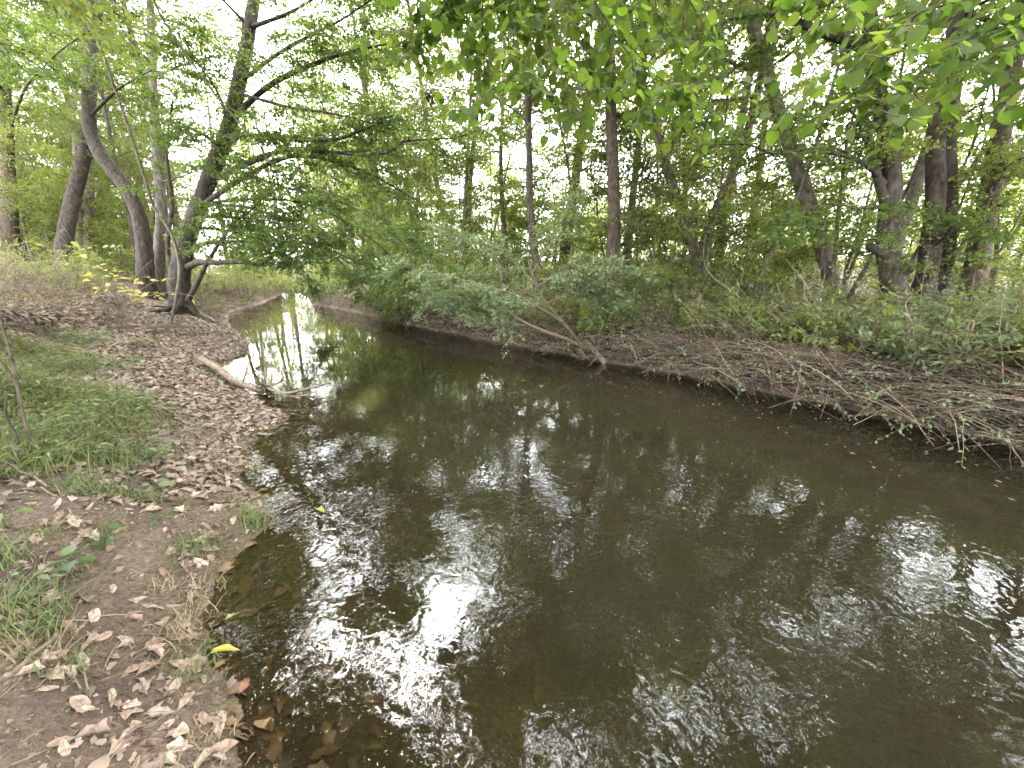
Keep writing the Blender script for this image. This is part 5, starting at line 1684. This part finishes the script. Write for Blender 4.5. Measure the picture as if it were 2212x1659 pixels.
# lush patch
cen, _ = G(120, 860)
gxs = np.array([G(x_, y_)[0][:2] for x_, y_ in [(40, 800), (120, 800), (180, 790), (60, 870), (150, 860), (210, 870), (230, 920), (120, 930), (40, 940), (180, 950), (260, 905), (90, 760), (170, 740), (20, 760), (150, 990), (60, 1000), (200, 1000), (100, 830), (190, 900), (20, 880)]])
ci = r.integers(0, len(gxs), 9000)
x, y = gxs[ci, 0] + r.normal(size=9000) * .2, gxs[ci, 1] + r.normal(size=9000) * .2
q = MB(); blades(q, x, y, r.uniform(.06, .26, 9000), r.uniform(.0014, .0032, 9000), .7)
# leafy stalks among it
k = 2600
ci = r.integers(0, len(gxs), k)
x, y = gxs[ci, 0] + r.normal(size=k) * .17, gxs[ci, 1] + r.normal(size=k) * .17
add_leaves(q, np.stack([x, y, ground_z(x, y) + r.uniform(.02, .17, k)], -1), np.c_[r.normal(size=(k, 2)), r.uniform(-.3, .4, k)], norm(r.normal(size=(k, 3)) * .35 + [0, 0, 1]), r.uniform(.035, .08, k), .3, 'ovate', .2, .15)
tag(q.build('grass_patch', M['grass']), 'lush green grass and stilt-weed patch on the near bank', 'grass', kind='stuff')

# tufts on the mud
TUFTS = [(540, 1120, .12, 120, 'grass'), (555, 1140, .1, 100, 'grass'), (420, 1180, .1, 90, 'grass'), (390, 1205, .08, 70, 'grass'), (470, 1195, .08, 60, 'grass'), (90, 1370, .16, 90, 'grass'), (110, 1320, .14, 60, 'grass'),
         (60, 1290, .12, 60, 'grass'), (180, 1240, .1, 50, 'grass'), (200, 1060, .1, 120, 'grass'), (260, 1070, .09, 120, 'grass'), (320, 1080, .08, 90, 'grass'), (170, 1050, .1, 120, 'grass'), (380, 1085, .07, 50, 'grass'), (400, 1350, .09, 70, 'straw'), (380, 1380, .08, 60, 'straw'), (420, 1450, .08, 40, 'grass'),
         (410, 1425, .07, 40, 'grass'), (160, 1450, .1, 60, 'grass'), (430, 1290, .08, 60, 'straw'), (350, 1270, .08, 40, 'straw'), (20, 1330, .14, 70, 'grass'), (60, 1420, .12, 60, 'straw'), (240, 1150, .08, 60, 'grass'), (440, 1620, .06, 60, 'straw'), (100, 1160, .1, 60, 'grass'), (30, 1220, .12, 70, 'grass'), (480, 1010, .07, 60, 'straw'), (500, 1080, .07, 50, 'grass')]
tl = ['bright green grass tuft at the water edge of the mud', 'thin grass tuft growing on the muddy near bank', 'dry straw-coloured grass tuft on the muddy near bank']
for i, (x_, y_, hh, n_, mt_) in enumerate(TUFTS):       # a tuft is too fine to pick apart
    c, _ = G(x_, y_)
    xx, yy = c[0] + r.normal(size=n_) * .045, c[1] + r.normal(size=n_) * .045
    q = MB(); blades(q, xx, yy, hh * r.uniform(.5, 1.3, n_), r.uniform(.0012, .0028, n_), .8)
    lab = tl[0] if i < 2 else tl[1] if mt_ == 'grass' else tl[2]
    tag(q.build('grass_tuft', M[mt_], None, c), lab, 'grass', {tl[0]: 'grass tufts at the water edge', tl[1]: 'thin grass tufts on the mud', tl[2]: 'dry grass tufts on the mud'}[lab])
# dry stalks strewn on the mud
n_ = 800
x, y = land_points(7000, (-2.9, -.5), (.5, 3.2), .02, 1.3)
x, y = x[:n_], y[:n_]; n_ = len(x)
q = MB(); a = r.random(n_) * 6.283
d = np.stack([np.cos(a), np.sin(a), .1 * r.normal(size=n_)], -1)
add_leaves(q, np.stack([x, y, ground_z(x, y) + .006], -1), d, norm(surf_normal(x, y)), r.uniform(.02, .11, n_), .035, 'ovate', .1)
tag(q.build('dry_stalks', M['straw']), 'broken dry stalks and grass bits strewn over the mud', 'debris', kind='stuff')


nc = 9000
x, y = land_points(40000, (-3.4, -.4), (.3, 4), .0, 1.9)
x, y = x[:nc], y[:nc]; nc = len(x)
q = MB()
add_leaves(q, np.stack([x, y, ground_z(x, y) + .003], -1), np.c_[r.normal(size=(nc, 2)), .2 * r.normal(size=nc)], norm(surf_normal(x, y) + .4 * r.normal(size=(nc, 3))), .006 + .028 * r.random(nc) ** 2.5, .6, 'diamond', .3)
tag(q.build('leaf_crumbs', M['litter']), 'crumbs of broken leaves trodden into the mud', 'debris', kind='stuff')


def weed(label, at_, nleaf, size, hgt, mat, width=.6, shape='ovate', name='weed', spread=.5):
    b, _ = G(*at_)
    root = thing(name, label, 'plant', b)
    q = MB(); add_leaves(q, np.zeros((1, 3)), np.array([[1.0, 0, 0]]), np.array([[0, 0, 1.0]]), 1.0, width, 'heart' if shape == 'heart' else 'ovate', .16, .12)
    o = q.build('leaf', M[mat], root); me = o.data; bpy.data.objects.remove(o)
    st = MB()
    for k in range(nleaf):
        a = k * 2.4 + r.random()
        hh = hgt * r.uniform(.5, 1.1)
        tip = b + np.array([math.cos(a) * spread * hgt * r.uniform(.4, 1.2), math.sin(a) * spread * hgt * r.uniform(.4, 1.2), hh])
        st.tube(spline(np.array([b - [0, 0, .01], b + (tip - b) * [.35, .35, .6], tip]), .03), .0022, .0012, sides=4)
        put_leaf([me], root, b, tip, np.array([math.cos(a), math.sin(a), r.uniform(-.35, .2)]), norm(r.normal(size=3) * .3 + [0, -.15, 1]), size * r.uniform(.7, 1.2))
    st.build('stem', M['leaf_weed'], root, b)
    return root


weed('broad-leaved green weed with rounded leaves on the bare mud', (175, 1240), 7, .058, .1, 'leaf_weed', .55, 'heart')
weed('upright small-leaved weed just behind the broad-leaved weed', (225, 1190), 14, .04, .12, 'leaf_weed', .5)
weed('large-leaved green plant at the grassy edge beside the pale stick', (20, 1150), 5, .085, .14, 'leaf_weed', .5)
weed('low blue-green weed on the leaves below the bright weed', (335, 1060), 4, .07, .05, 'leaf_pale', .6)
weed('bright green weed with many narrow leaves at the end of the grass patch', (320, 1000), 22, .07, .11, 'leaf_weed', .32, spread=1.0)
weed('small yellow-green weed flat on the mud', (345, 1130), 7, .05, .03, 'leaf_weed', .5, spread=1.6)
weed('small leafy weed beside the driftwood log', (455, 815), 10, .07, .12, 'leaf_weed', .5, spread=.8)
weed('feathery green weed at the foot of the cut bank', (270, 800), 18, .09, .16, 'leaf_weed', .35, spread=1.0)
weed('dark blue-green fern-like weed below the weathered slab', (300, 750), 16, .12, .12, 'leaf_pale', .4, spread=1.2)
weed('leafy green weed on top of the cut bank behind the grass', (190, 745), 20, .1, .2, 'leaf_weed', .4, spread=1.0)
weed('small green weed below the stick on the wet mud', (75, 1280), 7, .06, .07, 'leaf_pale', .45, spread=.9)
weed('ragged leafy weed on the beach above the spit', (290, 890), 14, .07, .12, 'leaf_weed', .4, spread=.9)

n_tri = sum(sum(len(p.vertices) - 2 for p in me.polygons) for me in bpy.data.meshes if len(me.polygons) < 2000) + sum(2 * len(me.polygons) for me in bpy.data.meshes if len(me.polygons) >= 2000)
print('triangles', n_tri, 'objects', len(bpy.data.objects))

if HAZE:
    q = MB()
    c8 = np.array([(x, y, z) for x in (-130, 130) for y in (-25, 140) for z in (-2.5, 26)], float)
    q.add(c8, [(0, 1, 3, 2), (4, 6, 7, 5), (0, 4, 5, 1), (2, 3, 7, 6), (0, 2, 6, 4), (1, 5, 7, 3)])
    m, n, l = new_mat('haze_air')
    pv = n.new('ShaderNodeVolumePrincipled')
    pv.inputs['Color'].default_value = (.93, .96, .98, 1)
    pv.inputs['Density'].default_value = HAZE
    o_ = n.new('ShaderNodeOutputMaterial'); l.new(pv.outputs[0], o_.inputs['Volume'])
    tag(q.build('haze', m), 'thin pale haze among the trees', 'haze', kind='stuff')
